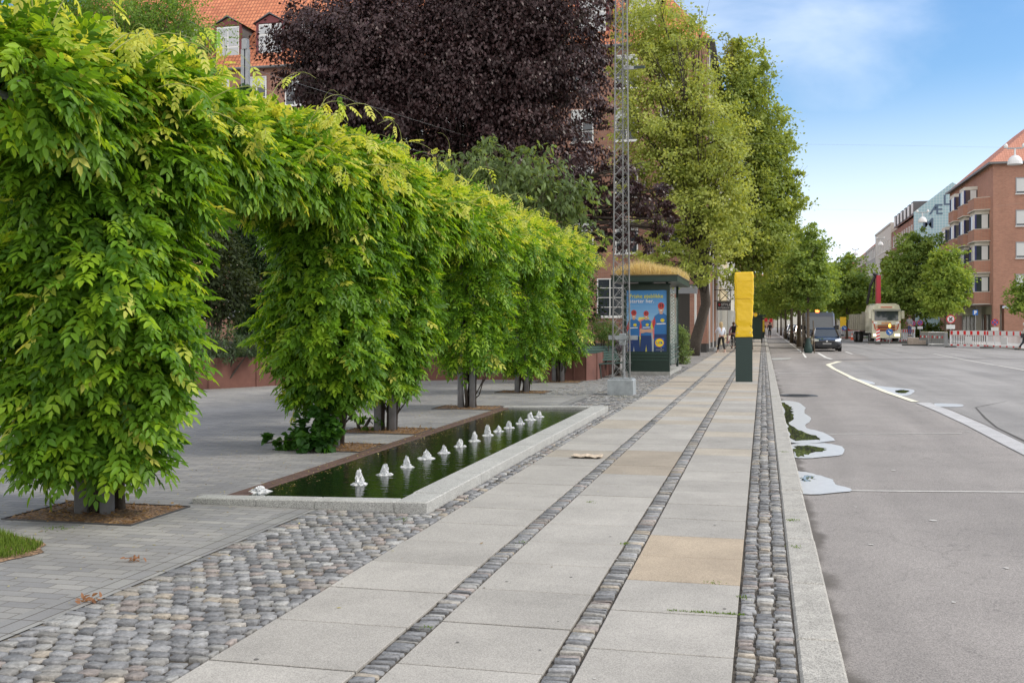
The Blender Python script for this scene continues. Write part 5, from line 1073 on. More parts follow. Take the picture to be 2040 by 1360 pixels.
# ================================================================== VEHICLES
M_tyre = mat('tyre', (.02, .02, .02), .85); M_rim = mat('rim', (.35, .35, .36), .35, .8); M_cg = mat('car_glass', (.05, .06, .07), .04, 0, .9); M_blk = mat('black_plastic', (.018, .018, .02), .5); M_lamp = mat('headlight', (.75, .77, .78), .1, .3); M_chr = mat('chrome', (.7, .7, .7), .2, .9)
def wheel(root, x, y, r, wd=.2):
    mb = MB(); n = 18; s = 1 if x > 0 else -1
    pr = [(r*.62, -wd/2), (r*.95, -wd/2), (r, -wd*.35), (r, wd*.35), (r*.95, wd/2), (r*.62, wd/2)]; vs = []; fs = []
    for q, (rr, a) in enumerate(pr):
        for k in range(n): t = 2*math.pi*k/n; vs.append((x+a, y+rr*math.cos(t), r+rr*math.sin(t)))
    for i in range(len(pr)-1):
        for k in range(n): fs.append((i*n+k, i*n+(k+1) % n, (i+1)*n+(k+1) % n, (i+1)*n+k))
    mb.add(vs, fs, M_tyre); mb.build('tyre', w_ := bpy.data.objects.new('wheel', None)) if False else None
    wo = mb.build('wheel', root); m2 = MB(); m2.disc((x+s*wd*.36, y, r), r*.62, M_rim, 'x', 16, .06); m2.disc((x+s*wd*.40, y, r), r*.16, M_blk, 'x', 8, .07); m2.build('rim', wo)
def car(name, label, x, y, rz, cb_, L=4.2, W=1.78, H=1.46, z=-.1, group=None, front=True, hood=.25, wbase=2.6, detail=True, hz=.93, roofback=.80, plate=True, rear_up=.96):
    t = thing(name, label, 'car' if 'van' not in name else 'van', (x, y, z), rz, group); hw = W/2; m = mat('car_paint_%d_%d_%d' % tuple(int(c*255) for c in cb_), cb_, .25, .3, .5, coat=1)
    st = [(0, .36, .58, .80), (.06, .24, .66, .92), (.18, .2, .72, .97), (.45, .2, .79, 1), (hood*L, .2, hz-.02, 1), (hood*L+.5, .2, hz+.02, 1), (L*.6, .2, hz+.04, 1), (L*.88, .2, rear_up, .99), (L-.08, .24, rear_up-.06, .95), (L, .34, rear_up-.2, .86)]
    mb = MB(); vs = []; fs = []
    for yy, zl, zt2, wf in st:
        w2 = hw*wf; zm = zl+(zt2-zl)*.45
        vs += [(-w2*.8, yy, zl), (-w2*.97, yy, zl+.08), (-w2, yy, zm), (-w2*.985, yy, zt2-.13), (-w2*.90, yy, zt2-.03), (-w2*.6, yy, zt2+.015), (0, yy, zt2+.03), (w2*.6, yy, zt2+.015), (w2*.90, yy, zt2-.03), (w2*.985, yy, zt2-.13), (w2, yy, zm), (w2*.97, yy, zl+.08), (w2*.8, yy, zl)]
    k = 13
    for i in range(len(st)-1):
        for j in range(k): fs.append((i*k+j, i*k+(j+1) % k, (i+1)*k+(j+1) % k, (i+1)*k+j))
    fs += [tuple(range(k)), tuple(range(len(st)*k-1, (len(st)-1)*k-1, -1))]; mb.add(vs, fs, m); 
    for sgn in (-1, 1):
        for yy in (.82, .82+wbase): mb.disc((sgn*(hw-.02), yy, .33), .37, M_blk, 'x', 16, .05)
    mb.build('body', t, smooth=False)
    # cabin
    y0, y1, y2, y3 = hood*L-.05, hood*L+.62, L*roofback, L*.965; zb2 = hz-.01; b0, b1 = hw*.86, hw*.68
    gl = MB(); zr = H-.06
    gl.add([(-b0, y0, zb2), (b0, y0, zb2), (b0*1.02, y3, zb2), (-b0*1.02, y3, zb2), (-b1, y1, zr), (b1, y1, zr), (b1, y2, zr), (-b1, y2, zr)], [(0, 1, 5, 4), (1, 2, 6, 5), (2, 3, 7, 6), (3, 0, 4, 7), (4, 5, 6, 7)], M_cg); gl.build('windows', t)
    rf_ = MB(); rf_.add([(-b1-.02, y1-.06, zr-.015), (b1+.02, y1-.06, zr-.015), (b1+.02, y2+.06, zr-.015), (-b1-.02, y2+.06, zr-.015), (-b1+.06, y1+.1, H), (b1-.06, y1+.1, H), (b1-.06, y2-.05, H), (-b1+.06, y2-.05, H)], [(0, 1, 5, 4), (1, 2, 6, 5), (2, 3, 7, 6), (3, 0, 4, 7), (4, 5, 6, 7), (3, 2, 1, 0)], m)
    for sgn in (-1, 1):
        for a, b_ in (((b0, y0, zb2), (b1, y1, zr)), ((b0*1.02, y3, zb2), (b1, y2, zr)), ((b0*1.0, (y1+y2)/2, zb2), (b1, (y1+y2)/2, zr))): rf_.bar((a[0]*sgn, a[1], a[2]), (b_[0]*sgn, b_[1], b_[2]), .07, m)
    rf_.build('roof', t)
    for sx in (-1, 1):
        for yy in (.82, .82+wbase): wheel(t, sx*(hw-.09), yy, .32)
    for sx in (-1, 1):
        h_ = MB(); h_.add([(sx*hw*.52, -.01, .62), (sx*hw*.86, .07, .60), (sx*hw*.97, .32, .74), (sx*hw*.94, .36, .80), (sx*hw*.55, .10, .735)], [(0, 1, 2, 3, 4)], M_lamp)
        h_.v = [(a+.012*sx, b_-.012, c+.012) for a, b_, c in h_.v]; h_.build('headlight', t)
        mm = MB(); mm.box(min(sx*(hw+.02), sx*(hw+.2)), max(sx*(hw+.02), sx*(hw+.2)), y0+.28, y0+.4, hz+.0, hz+.14, m, bev=.03); mm.build('mirror', t)
    g_ = MB(); g_.box(-hw*.5, hw*.5, -.012, .05, .56, .64, M_blk); g_.box(-hw*.62, hw*.62, -.02, .05, .27, .40, M_blk); g_.box(-.05, .05, -.03, -.015, .60, .68, M_chr); g_.build('grille', t)
    if plate: p_ = MB(); p_.box(-.26, .26, -.035, -.013, .44, .54, mat('licence_plate', (.32, .32, .32), .5)); p_.build('licence_plate', t)
    for sx in (-1, 1):
        r2 = MB(); r2.box(min(sx*hw*.62, sx*hw*.88), max(sx*hw*.62, sx*hw*.88), L-.06, L+.012, .66, .84, mat('tail_light', (.4, .01, .01), .3)); r2.build('tail_light', t)
    return t
# dark hatchback in front, van behind
x0c, y0c = (2.95+4.69)/2, 67.4; car('parked_car', 'dark navy hatchback parked in front of the black van', x0c, y0c, R(0), (.006, .009, .016), z=-.1)
vn = thing('van', 'tall black panel van with an orange beacon behind the navy hatchback', 'van', (3.75, 73.6, -.1), 0); m = mat('van_paint', (.02, .021, .024), .3, .2, coat=1)
mb = MB(); st = [(0, .4, .85, .88, 1), (.08, .3, 1.05, .95, 1), (.75, .3, 1.22, 1, 1)]
prf = [(0, .35), (0, .9), (.12, 1.08), (.75, 1.28), (1.45, 2.2), (1.8, 2.48), (2.3, 2.55), (5.6, 2.55), (5.75, 2.4), (5.75, .35)]
vs = []; k = len(prf)
for fx in (-1.0, -.9, .9, 1.0):
    for (yy, zz) in prf: vs.append((fx*1.0, yy+(.06 if abs(fx) > .95 else 0)*(yy < 3)-(.06 if abs(fx) > .95 else 0)*(yy > 3), zz-(.08 if abs(fx) > .95 and zz > .4 else 0)))
fs = [tuple(range(k)), tuple(range(4*k-1, 3*k-1, -1))]
for c in range(3):
    for j in range(k): fs.append((c*k+j, c*k+(j+1) % k, (c+1)*k+(j+1) % k, (c+1)*k+j))
mb.add(vs, fs, m); mb.build('body', vn)
mb = MB(); mb.add([(-.86, .78, 1.31), (.86, .78, 1.31), (.78, 1.40, 2.16), (-.78, 1.40, 2.16)], [(0, 1, 2, 3)], M_cg); mb.v = [(a, b_-.015, c+.012) for a, b_, c in mb.v]; mb.build('windscreen', vn)
mb = MB(); mb.add([(-1.004, 1.0, 1.3), (-1.004, 1.9, 1.3), (-1.004, 1.9, 2.05), (-1.004, 1.5, 2.05)], [(0, 1, 2, 3)], M_cg); mb.add([(1.004, 1.0, 1.3), (1.004, 1.9, 1.3), (1.004, 1.9, 2.05), (1.004, 1.5, 2.05)], [(0, 1, 2, 3)], M_cg); mb.build('side_window', vn)
for sx in (-1, 1):
    for yy in (.95, 4.5): wheel(vn, sx*.9, yy, .34, .22)
    mb = MB(); mb.box(min(sx*.6, sx*.93), max(sx*.6, sx*.93), -.015, .05, .78, .98, M_lamp); mb.build('headlight', vn)
    mb = MB(); mb.box(min(sx*1.02, sx*1.24), max(sx*1.02, sx*1.24), .95, 1.08, 1.3, 1.62, M_blk, bev=.02); mb.build('mirror', vn)
mb = MB(); mb.box(-.5, .5, -.02, .03, .7, .9, M_blk); mb.build('grille', vn)
mb = MB(); mb.lathe([(.13, 0), (.13, .12), (.10, .2), (0, .24)], mat('orange_beacon', (1, .28, .06), .3, emit=2.5), (-.1, 2.2, 2.55), 12); mb.build('beacon', vn)
cols = [(.45, .43, .38), (.5, .5, .5), (.14, .05, .04), (.03, .03, .035), (.55, .55, .54), (.2, .21, .22), (.62, .62, .6), (.05, .06, .09), (.5, .5, .48), (.3, .3, .3)]
cl_ = ['pale beige car parked right behind the black van', 'silver car parked second behind the black van', 'dark brown-red car parked third behind the black van', 'black car parked fourth behind the black van', 'light grey car parked fifth behind the black van', 'mid-grey car parked sixth behind the black van', 'white car parked seventh behind the black van', 'dark blue car parked eighth behind the black van', 'whitish car parked ninth behind the black van', 'grey car, farthest one told apart in the parked row']
for i in range(10):
    car('parked_car', cl_[i], 3.55+random.uniform(-.1, .1), 81+i*6.4, 0, cols[i], group='cars parked in a row along the left side', H=1.45+.08*(i % 3))
# truck with crane
tx, ty2 = D(1766, 93); tk = thing('crane_truck', 'cream tipper truck with red stripes and a folded red and black crane', 'truck', (tx, ty2, -.1), R(10))
M_tc = mat('truck_cream', (.58, .56, .42), .3, 0, .5, coat=1); M_ts = mat('truck_stripe', (.50, .10, .04), .4); M_to = mat('truck_orange', (.75, .28, .05), .4); M_tb = mat('tipper_body', (.42, .40, .33), .6, noise=.2, nscale=2)
mb = MB(); mb.prism([(-1.25, .9), (1.25, .9), (1.25, 2.9), (1.1, 3.35), (.8, 3.5), (-.8, 3.5), (-1.1, 3.35), (-1.25, 2.9)], .05, 2.2, M_tc); mb.box(-1.22, 1.22, 0, .4, .45, 1.0, M_tc, bev=.03); mb.build('cab', tk)
mb = MB(); mb.box(-1.02, 1.02, .01, .049, 2.0, 2.82, M_cg); mb.build('windscreen', tk)
mb = MB(); mb.box(-1.15, 1.15, -.2, .048, 2.84, 2.98, mat('visor', (.3, .3, .26), .4)); mb.build('visor', tk)
mb = MB(); mb.box(-.75, .75, .015, .049, 1.05, 1.62, M_blk)
for k in range(4): mb.box(-.9+.0*k, .9, -.012, .014, 1.1+k*.14, 1.15+k*.14, (M_ts, M_to)[k % 2])
for sx in (-1, 1): mb.add([(sx*1.2, .03, 2.0), (sx*1.0, .03, 1.75), (sx*.9, .03, 1.2), (sx*1.0, .03, 1.2), (sx*1.12, .03, 1.7), (sx*1.24, .03, 1.85)], [(0, 1, 2, 3, 4, 5)], M_ts)
text_mesh(mb, 'SCANIA', (0, -.0, 1.68), .24, M_to, align='CENTER', offset=.006, extrude=.005); mb.build('grille', tk)
mb = MB(); text_mesh(mb, 'V8', (0, -.0, 3.05), .3, M_ts, align='CENTER', extrude=.005) if False else mb.box(-.7, .7, .02, .047, 3.05, 3.3, mat('sign_pale', (.7, .66, .5), .4)); mb.box(-.5, .5, .005, .019, 3.12, 3.22, M_ts); mb.build('roof_sign', tk)
for sx in (-1, 1):
    mb = MB(); mb.box(min(sx*.72, sx*1.15), max(sx*.72, sx*1.15), -.02, .02, .62, .82, mat('lit_lamp', (1, .85, .45), .3, emit=2.2)); mb.build('headlight', tk)
    mb = MB(); mb.box(min(sx*.8, sx*1.12), max(sx*.8, sx*1.12), .0, .048, 1.72, 1.86, M_lamp); mb.build('upper_lamp', tk)
    mb = MB(); mb.box(min(sx*1.3, sx*1.55), max(sx*1.3, sx*1.55), .0, .12, 2.15, 2.85, M_tc, bev=.03); mb.bar((sx*1.2, .1, 2.8), (sx*1.4, .06, 2.8), .05, M_blk); mb.build('mirror', tk)
    for yy in (1.0, 4.6, 5.95): wheel(tk, sx*1.05, yy, .5, .32)
mb = MB(); mb.box(-.45, .45, 1.0, 7.4, .6, 1.0, M_blk); mb.build('chassis', tk)
mb = MB()
for a in ((-1.25, -1.2, 3.4, 7.6), (1.2, 1.25, 3.4, 7.6)): mb.box(a[0], a[1], a[2], a[3], 1.15, 2.6, M_tb)
mb.box(-1.25, 1.25, 3.3, 3.4, 1.15, 2.8, M_tb); mb.box(-1.25, 1.25, 7.6, 7.7, 1.15, 2.6, M_tb); mb.box(-1.2, 1.2, 3.4, 7.6, 1.1, 1.2, M_tb)
for k in range(7):
    for sx in (-1, 1): mb.box(min(sx*1.25, sx*1.32), max(sx*1.25, sx*1.32), 3.4+k*.68, 3.5+k*.68, 1.15, 2.6, M_tb)
mb.build('tipper', tk)
mb = MB(); mb.box(-.3, .3, 2.4, 3.1, 1.0, 2.8, M_blk); M_cr = mat('crane_red', (.45, .03, .05), .4); mb.box(-.14+.0, .24, 2.55, 2.95, 3.4, 6.1, M_cr); mb.bar((0, 2.75, 2.7), (-.1, 2.75, 3.5), .3, M_cr); mb.build('crane_boom', tk)
mb = MB(); mb.bar((-.2, 2.7, 6.1), (-.65, 2.7, 5.2), .18, M_blk); mb.bar((-.65, 2.7, 5.2), (-.95, 2.7, 3.5), .16, M_blk); mb.bar((.0, 2.7, 6.1), (-.4, 2.7, 6.25), .22, M_blk); mb.bar((-.25, 2.7, 5.9), (-.45, 2.7, 3.9), .07, M_blk); mb.build('crane_arm', tk)

# ================================================================== ROADWORKS
M_pw = mat('barrier_white', (.80, .81, .83), .5); M_pr = mat('barrier_red', (.75, .015, .02), .45); M_ft = mat('barrier_foot', (.09, .09, .085), .9)
def barrier(label, p0, p1, solid=False, feet=True):
    p0 = Vector(p0); p1 = Vector(p1); d = p1-p0; L_ = d.length; t = thing('traffic_barrier', label, 'barrier', (p0.x, p0.y, -.1), math.atan2(d.y, d.x), 'red and white plastic barriers round the roadworks')
    mb = MB(); mb.box(.03, L_-.03, -.03, .03, .90, 1.22, M_pw); mb.box(.03, L_-.03, -.028, .028, .12, .24, M_pw); mb.box(0, .05, -.04, .04, .05, 1.2, M_pw); mb.box(L_-.05, L_, -.04, .04, .05, 1.2, M_pw)
    n_ = int(L_/.17)
    for k in range(n_):
        xx = .08+k*(L_-.16)/n_
        mb.box(xx, xx+.045, -.015, .015, .24, .92, M_pw)
    mb.box(L_*.42, L_*.6, -.02, .02, .3, .8, M_pw); mb.build('panel', t)
    nb = 5
    for k in range(nb+1):
        xx = .06+k*(L_-.3)/nb
        for za, zb_ in ((.925, 1.195), (.13, .225)): mb = MB(); mb.box(xx, xx+.22, -.038, -.031, za, zb_, M_pr); mb.build('reflector', t)
    if feet:
        for xx in (.0, L_):
            mb = MB(); mb.box(xx-.2, xx+.2, -.4, .4, .0, .10, M_ft, bev=.02); mb.build('foot', t)
bpts = [G(1893, 691.5, -.1), G(1966, 693.5, -.1), G(2036, 697, -.1), G(2110, 701, -.1)]
barrier('white barrier with red squares, left one of the nearest run, beside the round sign', bpts[0], bpts[1]); barrier('white barrier with red squares, in the middle of the nearest run by the walking person', bpts[1], bpts[2])
barrier('pale barrier standing in front of the truck grille', G(1752, 682, -.1), G(1797, 682.5, -.1)); barrier('pale barrier just right of the truck wheels', G(1799, 681, -.1), G(1822, 682, -.1)); barrier('far barrier behind the kerb between van and truck, left one', D(1676, 118), D(1700, 118), feet=False)
barrier('far pale barrier beside the red cone between van and truck, right one', D(1702, 116), D(1712, 112), feet=False)
# concrete barriers
for k, (pa, pb) in enumerate((((1836, 84), (1858, 81)), ((1859, 81), (1886, 78)))):
    a = Vector(D(*pa)); b_ = Vector(D(*pb)); dd = b_-a; t = MB(); L_ = dd.length
    t.prism([(-.25, 0), (.25, 0), (.12, .3), (.08, 1.05), (-.08, 1.05), (-.12, .3)], 0, L_-.04, mat('barrier_concrete', (.27, .28, .28), .85, noise=.15, nscale=3), 'x')
    t.box(0, L_-.05, -.1, .1, 1.051, 1.09, mat('cream_strip', (.72, .7, .5), .5)); 
    for q in range(5): t.box(.1+q*L_/5.5, .1+q*L_/5.5+.16, -.145, -.10, .62, .78, (M_pr, M_pw)[q % 2])
    o = t.build('concrete_barrier'); o.location = (a.x, a.y, -.1); o.rotation_euler = (0, 0, math.atan2(dd.y, dd.x)); tag(o, ['grey concrete road barrier next to the stacked blocks', 'grey concrete road barrier nearer the round sign'][k], 'barrier', 'concrete barriers with red and white strips')
# mesh fence in front
a = Vector(D(1850, 75.5)); b_ = Vector(D(1882, 76)); dd = b_-a; t = MB(); L_ = dd.length
for xx in (0, L_): t.tube([(xx, 0, 0), (xx, 0, 1.1)], .02, M_galv, 6)
for zz in (.25, 1.1): t.tube([(0, 0, zz), (L_, 0, zz)], .018, M_galv, 6)
for q in range(1, 10): t.tube([(L_*q/10, 0, .25), (L_*q/10, 0, 1.1)], .006, M_galv, 4)
o = t.build('crowd_barrier'); o.location = (a.x, a.y, -.1); o.rotation_euler = (0, 0, math.atan2(dd.y, dd.x)); tag(o, 'thin grey metal crowd barrier in front of the concrete barriers', 'barrier')
# blocks
x, y = G(1822, 688.5, -.1); mb = MB(); mb.box(-.9, .9, -.3, .3, 0, .12, M_ft, bev=.02); mb.box(-.5, .3, -.25, .25, .12, .62, mat('sandstone_block', (.38, .32, .27), .9, noise=.3), bev=.03); mb.box(.3, .8, -.25, .25, .12, .42, mat('sandstone_block'), bev=.03); o = mb.build('ballast_blocks'); o.location = (x, y, -.1); tag(o, 'stacked pale ballast blocks on a dark base in the roadworks', 'ballast blocks')
x, y = G(1770, 684, -.1); mb = MB(); mb.box(-1.7, 1.6, -.12, .12, 0, .18, M_ft, bev=.02); o = mb.build('kerb_beam'); o.location = (x, y, -.1); tag(o, 'long low dark beam lying in front of the truck', 'beam')
def post_sign(label, px, py_c, d, rad, kind, base_z=-.1, plate=True, name='traffic_sign'):
    x, y = D(px, d); t = thing(name, label, 'traffic sign', (x, y, base_z)); zc = Z(py_c, d)-base_z
    mb = MB(); mb.tube([(0, .03, 0), (0, .03, zc+rad*.8)], .03, M_galv, 8); mb.build('pole', t)
    mb = MB(); Mr, Mb, Mw = mat('sign_red2', (.6, .03, .04), .4), mat('sign_blue', (.02, .13, .45), .4), mat('sign_white')
    if kind == 'stop': # no stopping
        mb.disc((0, 0, zc), rad, Mr, 'y', 24, .02); mb.disc((0, -.013, zc), rad*.78, Mb, 'y', 24, .008)
        for s in (-1, 1): mb.bar((-.55*rad*s, -.02, zc-.55*rad), (.55*rad*s, -.02, zc+.55*rad), rad*.2, Mr)
    elif kind == 'park_ban':
        mb.disc((0, 0, zc), rad, Mr, 'y', 24, .02); mb.disc((0, -.013, zc), rad*.78, Mb, 'y', 24, .008); mb.bar((-.55*rad, -.02, zc+.55*rad), (.55*rad, -.02, zc-.55*rad), rad*.2, Mr)
    elif kind == 'ban':
        mb.disc((0, 0, zc), rad, Mr, 'y', 24, .02); mb.disc((0, -.013, zc), rad*.76, Mw, 'y', 24, .008)
        mb.bar((-.38*rad, -.02, zc+.36*rad), (.38*rad, -.02, zc-.30*rad), rad*.14, mat('black_rubber')); mb.bar((.34*rad, -.02, zc+.4*rad), (-.30*rad, -.02, zc-.2*rad), rad*.2, mat('black_rubber')); mb.box(-.4*rad, .3*rad, -.024, -.018, zc-.45*rad, zc-.28*rad, mat('black_rubber'))
        mb.bar((-.5*rad, -.03, zc+.5*rad), (.5*rad, -.03, zc-.5*rad), rad*.07, Mr)
    elif kind == 'arrow':
        mb.disc((0, 0, zc), rad, Mb, 'y', 24, .02); mb.bar((-.4*rad, -.013, zc+.4*rad), (.35*rad, -.013, zc-.35*rad), rad*.17, Mw); mb.prism([(.55*rad, zc-.55*rad), (.5*rad, zc+.1*rad), (-.1*rad, zc-.5*rad)], -.02, -.011, Mw)
    elif kind == 'P':
        mb.box(-rad, rad, -.01, .01, zc-rad, zc+rad, Mb); text_mesh(mb, 'P', (0, -.016, zc-rad*.62), rad*1.9, Mw, align='CENTER', offset=.02, extrude=.003)
    elif kind == 'yellow': mb.box(-rad*.6, rad*.6, -.01, .01, zc-rad, zc+rad, mat('sign_yellow', (.8, .5, .02), .5))
    mb.build('sign_face', t)
    if plate: mb = MB(); mb.box(-rad*.95, rad*.95, -.01, .01, zc-rad*2.3, zc-rad*1.35, Mw); mb.box(-rad*.75, rad*.75, -.014, -.011, zc-rad*1.9, zc-rad*1.75, M_curt); mb.build('plate', t)
    return t
post_sign('round white sign with red ring and crossed symbol above the barriers', 1894, 635.5, 77, .31, 'ban'); post_sign('blue square parking sign with a white P on the brick shopfront side', 1943, 622.5, 88, .21, 'P', plate=False)
post_sign('round red and blue no-stopping sign in front of the brick block', 1982, 642, 79, .27, 'stop', plate=True); post_sign('small red no-stopping sign, left of the pair right of the truck', 1818.5, 644, 96, .24, 'stop'); post_sign('small no-stopping sign, right of the pair right of the truck', 1833, 643, 96, .24, 'park_ban')
post_sign('round blue sign with white arrow pointing down right in front of the truck', 1772, 661, 86, .27, 'arrow', plate=False); post_sign('tall yellow sign on a post between van and truck', 1679.5, 641, 108, .5, 'yellow', plate=False); post_sign('small blue round sign below the yellow one between van and truck', 1682, 653, 107, .24, 'arrow', plate=False)
x, y = D(1749, 88); t = thing('marker_board', 'upright red and white striped marker board left of the truck barrier', 'marker board', (x, y, -.1)); mb = MB(); mb.box(-.15, .15, -.02, .02, .25, 1.25, M_pw); mb.build('board', t); mb = MB()
for k in range(4): mb.prism([(-.15, .3+k*.26), (.15, .42+k*.26), (.15, .54+k*.26), (-.15, .42+k*.26)], -.025, -.021, M_pr)
mb.build('stripes', t); mb = MB(); mb.box(-.2, .2, -.35, .35, 0, .1, M_ft); mb.box(-.03, .03, -.02, .02, .1, .25, M_ft); mb.build('foot', t)
x, y = D(1772.5, 86.5); mb = MB(); mb.lathe([(.1, 0), (.1, .12), (.07, .22), (0, .25)], mat('amber_lamp', (1, .5, .08), .3, emit=2), n=10); mb.box(-.07, .07, -.05, .05, -.2, 0, mat('sign_yellow')); o = mb.build('warning_lamp'); o.location = (x, y, Z(651, 86.5)); tag(o, 'small lit amber warning lamp above the blue arrow sign', 'warning lamp')
x, y = D(1697.5, 112); mb = MB(); mb.lathe([(.22, 0), (.22, .04), (.14, .05), (.03, .75), (0, .76)], mat('cone_orange', (.75, .12, .04), .5), n=12); mb.lathe([(.105, .3), (.075, .48)], M_pw, (0, 0, 0), 12); o = mb.build('traffic_cone'); o.location = (x, y, -.1); tag(o, 'orange traffic cone with white band between van and truck', 'traffic cone')
mb = MB(); x, y = D(1690, 121); mb.box(-2, 3.2, 0, 4, -.1, .08, M_gran_d); mb.box(-1.9, 3.1, .1, 3.9, .08, .1, mat('verge', (.07, .11, .03), .9, noise=.4, nscale=8)); mb.v = [(a+x, b_+y, c) for a, b_, c in mb.v]; struct(mb, 'traffic_island')
# ================================================================== LAMPS
M_lw = mat('lamp_white', (.72, .73, .74), .35)
def hang(label, px, py_, d, r):
    x, y = D(px, d); z = Z(py_, d); t = thing('hanging_lamp', label, 'street lamp', (x, y, z), 0, 'dome lamps hung on wires over the street')
    mb = MB(); mb.lathe([(r, 0), (r*1.02, .02), (r*.97, .16), (r*.8, .3), (r*.5, .4), (r*.15, .45), (.04, .46), (.04, .75)], M_lw, n=20); mb.disc((0, 0, .01), r*.95, mat('diffuser', (.5, .5, .48), .4), 'z', 20, .01); mb.build('shade', t)
    mb = MB(); mb.box(-.35, .35, -.03, .03, .74, .8, M_galv); mb.lathe([(.08, 0), (.1, .1), (.05, .2)], M_lw, (-.4, 0, .8), 8); mb.lathe([(.08, 0), (.1, .1), (.05, .2)], M_lw, (.4, 0, .8), 8); mb.build('hanger', t)
    mb = MB(); mb.tube([(-x-3, 0, 1.6), (-5, 0, 1.1), (0, 0, .8), (4, 0, 1.0), (20.1-x, 0, 1.4)], .003, M_galv, 4); mb.build('wire', t)
hang('nearest white dome lamp hanging in front of the brick block roof', 2022, 328, 50, .33); hang('white dome lamp hanging in front of the turquoise lettered gable', 1838, 443, 84, .33); hang('white dome lamp hanging before the white far house', 1754, 489, 125, .32); hang('tiny farthest dome lamp hanging against the open sky', 1704.5, 508, 150, .33)
x, y = D(1727, 120); t = thing('street_lamp', 'curved pole street lamp with white round head left of the truck', 'street lamp', (x, y, -.1)); zt3 = Z(590, 120)
mb = MB(); mb.tube([(0, 0, 0), (0, 0, zt3-.5), (-.12, 0, zt3), (-.4, 0, zt3+.15)], .05, mat('lamp_green', (.25, .4, .35), .5), 8); mb.build('pole', t, smooth=True); mb = MB(); mb.lathe([(.25, -.1), (.3, 0), (.22, .18), (0, .26)], M_lw, (-.45, 0, zt3-.1), 14); mb.build('lamp_head', t)
# distant pavement furniture
x, y = D(1517.5, 88); mb = MB(); mb.box(-.05, .05, -.05, .05, 0, 2.25, M_ir); mb.box(-.2, .2, -.05, .05, 1.95, 2.05, M_ir); o = mb.build('sign_post'); o.location = (x, y, 0); tag(o, 'slim black post on the far pavement right of the yellow pylon', 'post')
x, y = D(1520, 120); mb = MB(); mb.box(-.14, .14, -.08, .08, 0, .7, M_dg); mb.box(-.17, .17, -.1, .1, .7, 2.0, mat('yellow_tarpaulin')); o = mb.build('sign_pylon'); o.location = (x, y, 0); tag(o, 'small distant yellow-topped pylon behind the slim black post', 'pylon')
x, y = D(1505.5, 110); mb = MB(); mb.box(-.7, .7, 0, 3, 0, 2.4, M_dg); mb.box(-.2, 1.0, -.2, 3.2, 2.4, 2.55, M_dg); o = mb.build('bus_shelter'); o.location = (x, y, 0); tag(o, 'small dark distant kiosk beside the slim black post', 'kiosk')
x, y = D(1505, 92); mb = MB(); mb.disc((0, 0, 0), .13*92/70, mat('sign_yellow'), 'y', 16, .03); mb.bar((0, .03, 0), (-.8, .03, 0), .03, M_ir); o = mb.build('round_sign'); o.location = (x, y, Z(627, 92)); tag(o, 'small round yellow sign just right of the yellow pylon cover', 'sign')
for px, py_, lb in ((1526, 637, 'small red banner sign over the distant pavement, left one'), (1536, 638, 'small red banner sign over the distant pavement, right one')):
    x, y = D(px, 150); mb = MB(); mb.box(-.2, .2, -.03, .03, -.25, .25, mat('sign_red2', (.6, .03, .04), .4)); mb.bar((0, .04, -.2), (-.9, .04, -.2), .04, M_ir); o = mb.build('shop_banner'); o.location = (x, y, Z(py_, 150)); tag(o, lb, 'sign')

